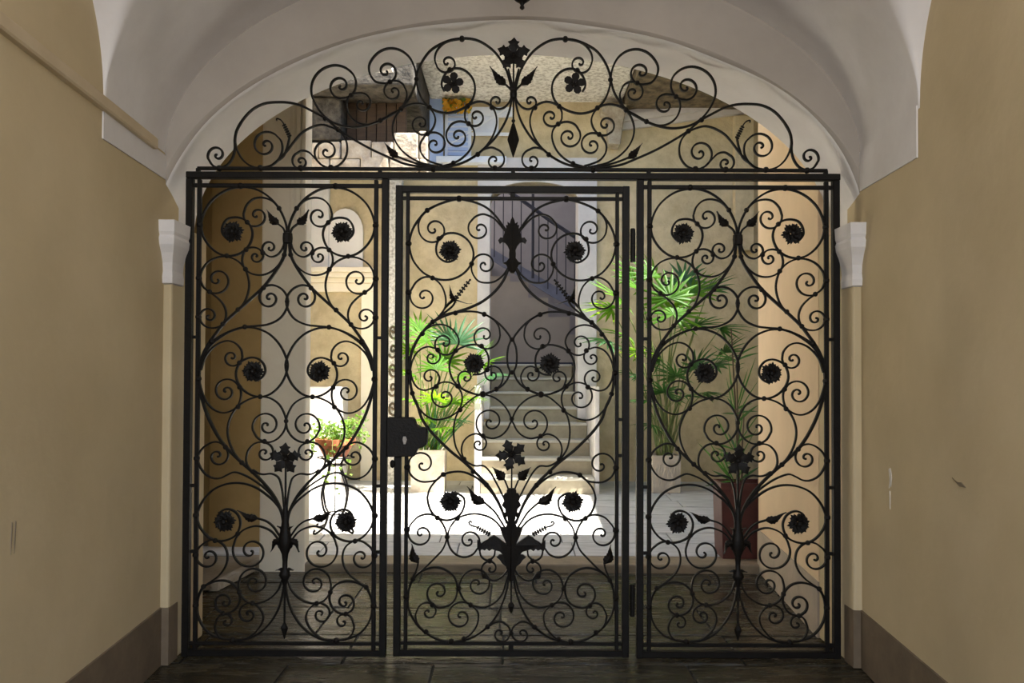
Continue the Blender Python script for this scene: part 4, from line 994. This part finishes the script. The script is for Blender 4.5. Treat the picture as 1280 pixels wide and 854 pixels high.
for q0, q1 in (((50, 420), (48, 720)), ((115, 620), (70, 730))):
    for s_ in ((1,) if q0[0] == 50 else (1, -1)):
        (u0, z0), (u1, z1) = cvD(K(*q0)), cvD(K(*q1)); mb = MB(); sweep(mb, [Vector((s_ * u0, z0)), Vector((s_ * (u0 + u1) / 2, (z0 + z1) / 2)), Vector((s_ * u1, z1))], .008, .012); mb.obj('flower_stem', 'iron', g, local=True)
mb = MB(); sweep(mb, [Vector((0, cvD(Mq(0, 190))[1])), Vector((0, cvD(Mq(0, 300))[1])), Vector((0, cvD(Mq(0, 415))[1]))], .009, .012); o = mb.obj('spike', 'iron', g, local=True)
zz = cvD(Mq(0, 440))[1]; MB().lathe([(.003, .022), (.014, .010), (.017, 0), (.011, -.012), (.008, -.026), (.002, -.036)], (0, 0, zz), 8, sy=.8).obj('spike_tip', 'iron', o, local=True)
# lock case, keyhole plate and hinges
def lk(X, Y_): return ((480 + X / 8.54 - 641) / S, Z(500 + Y_ / 8.54))
mb = MB(); mb.extrude([lk(*q) for q in ((55, 188), (320, 188), (345, 215), (360, 262), (400, 290), (478, 300), (478, 470), (440, 500), (380, 520), (345, 600), (55, 605))], -.045, .03)
lock = bevel(mb.obj('lock_case', 'iron', g, local=True), .004); lock['label'] = 'black iron lock case with scalloped edge'
u, z = lk(245, 430)
mb = MB(); mb.extrude([(u - .006, z + .02), (u + .006, z + .02), (u + .012, z + .005), (u + .005, z - .018), (u - .004, z - .018), (u - .009, z + .005)], -.048, -.044); mb.obj('keyhole_plate', 'ironlite', lock, local=True)
u, z = lk(115, 680); MB().ball((u, -.03, z), .014, sz=1.5).obj('latch_knob', 'iron', lock, local=True)
for py0, py1 in ((285, 327), (728, 768)):
    xx = (791.5 - 641) / S
    hg = MB().lathe([(.012, Z(py1)), (.013, Z(py1) + .005), (.013, Z((py0 + py1) / 2) - .001), (.011, Z((py0 + py1) / 2)), (.013, Z((py0 + py1) / 2) + .001), (.013, Z(py0) - .005), (.010, Z(py0))], (xx, -.008, 0), 10).obj('hinge', 'iron', g, local=True)

# overthrow above the gate
Nn, O = tile(635, 35, 8.533), tile(635, 120, 8.533); P, Q, Rr = tile(760, 45, 8.533), tile(760, 120, 8.533), tile(890, 120, 8.533)
over = [
 (T(Nn, (72, 690), (95, 580), (130, 450), (180, 350), (250, 250), (340, 170), (450, 110), (560, 90), (620, 92), (720, 105), (840, 150), (950, 220), (1040, 340), (1090, 460), (1100, 540), (1080, 650), (1030, 760)) + T(O, (960, 110), (870, 155), (770, 170), (670, 150), (560, 95)) + T(Nn, (500, 750), (472, 640), (490, 540), (550, 460), (620, 420), (700, 415), (770, 450), (820, 530), (830, 600), (800, 660)), None, MD),
 (T(Nn, (620, 92), (760, 120), (830, 160), (890, 240), (905, 320), (880, 400)), (Nn(770, 355), 1.25, 1), TH),
 (T(Nn, (75, 680), (85, 730), (110, 785), (170, 840), (230, 850), (290, 820)), (Nn(238, 770), 1.0, -1), TH),
 (T(O, (560, 690), (430, 605), (330, 500), (260, 370), (238, 250), (270, 130), (340, 65), (430, 45), (520, 75), (575, 140), (580, 220)), (O(462, 210), 1.3, 1), TH),
 (T(O, (820, 745), (690, 705), (600, 650), (520, 560), (475, 430), (490, 340), (550, 280), (640, 260), (720, 290), (770, 362)), (O(655, 422), 1.45, 1), TH),
 (T(O, (70, -20), (85, 60), (105, 150), (150, 270), (250, 430), (370, 550), (480, 640), (600, 705), (720, 740), (860, 755), (1000, 752)) + T(Q, (0, 745), (150, 720), (300, 660), (500, 570), (700, 460), (870, 350), (1000, 240), (1130, 165)) + T(Rr, (60, 145), (150, 100), (270, 68), (400, 60), (550, 75), (680, 140), (790, 260), (850, 370), (868, 470), (866, 560), (890, 660), (950, 740), (1030, 770), (1100, 745), (1152, 670)), (Rr(1055, 632), 1.15, -1), MD),
 (T(Rr, (790, 262), (848, 372), (864, 470), (848, 560), (790, 670), (700, 745), (590, 770), (480, 745), (400, 680), (358, 580), (370, 480), (430, 412)), (Rr(537, 525), 1.5, 1), TH),
 (T(Rr, (560, 765), (480, 745), (420, 700), (320, 600), (230, 480), (150, 390), (60, 335)) + T(Q, (1109, 312), (1040, 302), (950, 325), (870, 365), (800, 440), (772, 540), (785, 640), (850, 730), (930, 762), (1020, 752), (1090, 690)), (Q(990, 590), 1.45, -1), TH),
 (T(Q, (1000, 758), (1060, 725)) + T(Rr, (20, 650), (80, 595), (150, 583), (220, 622)), (Rr(160, 700), 1.35, 1), TH),
 (T(Q, (190, 125), (300, 190), (420, 255), (560, 305), (700, 325), (830, 310), (940, 270), (1030, 200), (1110, 90)) + T(P, (1160, 600), (1150, 480), (1090, 380), (1000, 320), (900, 300), (800, 325), (712, 400), (682, 490), (700, 580), (760, 642), (850, 660)), (P(845, 525), 1.25, -1), MD),
 (T(P, (420, 895), (300, 825), (200, 770), (130, 680), (70, 570), (38, 430), (60, 310), (120, 200), (220, 130), (330, 115), (430, 150), (510, 230), (545, 310), (530, 400), (470, 475), (390, 495)), (P(360, 365), 1.3, 1), MD),
 (T(P, (240, 800), (180, 740), (148, 680), (135, 600), (170, 512)), (P(280, 585), 1.5, 1), TH),
 (T(Q, (420, 255), (550, 297), (650, 280), (740, 210), (782, 100)) + T(P, (765, 650), (720, 612), (650, 600)), (P(620, 715), 1.25, -1), TH),
 (T(O, (860, 750), (980, 725), (1067, 700), (1197, 625), (1297, 520), (1347, 410), (1352, 300), (1312, 190), (1257, 125), (1170, 82), (1080, 70), (1000, 90), (930, 150), (896, 240), (920, 330), (980, 395), (1050, 403), (1110, 370)), (O(1050, 290), 1.2, -1), TH),
 (T(O, (820, 735), (900, 712), (990, 670), (1050, 590), (1055, 500), (1010, 420)), (O(900, 510), 1.5, -1), TH),
 (T(O, (480, 645), (430, 602), (380, 562), (290, 540), (212, 570)), (O(260, 680), 1.3, -1), TH),
 (T(O, (900, 750), (1067, 722), (1190, 685), (1300, 640)), None, TH),
 (T(Nn, (72, 690), (95, 635), (140, 590)), None, TH),
 (T(Nn, (66, 690), (72, 600), (90, 520), (115, 420)), None, TH),
 (T(Rr, (420, 700), (345, 640), (305, 540), (282, 440)), None, TH),
]
over_collars = T(Nn, (745, 430), (1100, 530)) + T(O, (550, 95), (290, 110), (540, 285), (960, 110), (980, 395), (440, 615), (700, 710)) + T(Q, (200, 130), (420, 255), (1010, 235), (870, 355)) + T(P, (735, 625), (320, 480))
over_big = T(Nn, (615, 95)) + T(O, (255, 765), (915, 775)) + T(Q, (945, 765)) + T(Rr, (160, 770), (590, 770), (1030, 775))
AXO = 642.0
def cvO(q): return ((q[0] - AXO) / S, Z(q[1]))
ov = thing('iron_overthrow', (0.002, GY, Z(224)), 'arched wrought-iron crest of scrolls above the gate under the white arch', 'gate crest')
ozb = Z(224)
class Shift:                                            # crest parts are built at world height, stored relative to its base
    pass
_old_Z = Z
def Z(py): return _old_Z(py) - ozb
hwf = 409 / S
bar(ov, 'top_rail', -hwf, hwf, Z(224), Z(215.8), .04); bar(ov, 'crest_rail', -396 / S, 394 / S, Z(213), Z(209), .022)
for x in (246, 474, 641, 811, 1033): bar(ov, 'spacer', (x - 643.5) / S, (x - 638.5) / S, Z(217), Z(211), .02, bv=.002)
build_half(ov, over, cvO)
for lst, r_ in ((over_collars, .011), (over_big, .013)):
    for q in lst:
        u, z = cvO(q)
        for s_ in (1, -1): collar(ov, u * s_, z, r_ * 1.22)
z = cvO(Nn(0, 690))[1]; MB().lathe([(.008, -.026), (.016, -.02), (.019, 0), (.016, .02), (.008, .026)], (0, 0, z), 10).obj('binding', 'iron', ov, local=True)
petal_flower(ov, 0, cvO(Nn(0, 275))[1], .082, 'lobed')
mb = MB(); sweep(mb, [Vector((0, cvO(Nn(0, 300))[1])), Vector((0, cvO(Nn(0, 500))[1])), Vector((0, cvO(Nn(0, 690))[1]))], .009, .012); mb.obj('flower_stem', 'iron', ov, local=True)
for s_ in (1, -1):
    u, z = cvO(Nn(710, 585)); petal_flower(ov, s_ * u, z, .056, 'round', R(80))
    for b_, t_, w_, bd in ((Nn(135, 595), Nn(315, 392), .023, -.06), (Q(222, 655), Q(375, 490), .020, -.05)):
        (u0, z0), (u1, z1) = cvO(b_), cvO(t_); iron_leaf(ov, (s_ * u0, z0), (s_ * u1, z1), w_, bd * s_)
    (u0, z0), (u1, z1) = cvO(Rr(275, 440)), cvO(Rr(350, 285)); wheat(ov, (s_ * u0, z0), (s_ * u1, z1), 6, False, .006)
    mb = MB(); pp = [Vector((cvO(q)[0] * s_, cvO(q)[1])) for q in scroll_path(T(Rr, (345, 290), (380, 250), (420, 238), (420, 260)), None)]; sweep(mb, pp, .006, .009); mb.obj('tendril', 'iron', ov, local=True)
mb = MB(); sweep(mb, [Vector((0, cvO(Nn(0, 700))[1])), Vector((0, cvO(O(0, 100))[1])), Vector((0, cvO(O(0, 300))[1]))], .009, .012); o = mb.obj('pendant', 'iron', ov, local=True)
za, zb_, zc_ = cvO(O(0, 270))[1], cvO(O(0, 455))[1], cvO(O(0, 645))[1]
MB().lathe([(.003, za), (.008, za - .01), (.029, zb_ + .004), (.029, zb_ - .004), (.002, zc_)], (0, 0, 0), 4, sy=.6).obj('pendant_drop', 'iron', o, local=True)
MB().ball((0, 0, za + .008), .010).obj('pendant_bead', 'iron', o, local=True)

# lantern hanging in the vault before the gate; only the foot of it dips into view
LY = 3.3
lz = px(651, 9, LY).z; lx = px(651, 9, LY).x
ln = thing('hanging_lantern', (lx, LY, lz), 'black iron lantern hanging from the vault, only its finial tip showing', 'lantern')
MB().lathe([(.003, lz), (.010, lz + .006), (.010, lz + .012), (.006, lz + .018), (.012, lz + .028), (.028, lz + .04), (.05, lz + .06), (.07, lz + .075)], (lx, LY, 0), 12).obj('finial', 'iron', ln, smooth=True)
for k in range(4):
    a = R(45 + 90 * k); c, s_ = math.cos(a), math.sin(a)
    MB().tube([(lx + .06 * c, LY + .06 * s_, lz + .07), (lx + .09 * c, LY + .09 * s_, lz + .26)], .006, 5).obj('glazing_bar', 'iron', ln)
MB().lathe([(.10, lz + .26), (.105, lz + .27), (.06, lz + .31), (.02, lz + .34), (.01, lz + .36)], (lx, LY, 0), 12).obj('hood', 'iron', ln)
MB().tube([(lx, LY, lz + .35), (lx, LY, zmain(0) + .02)], .006, 6).obj('hanging_rod', 'iron', ln)
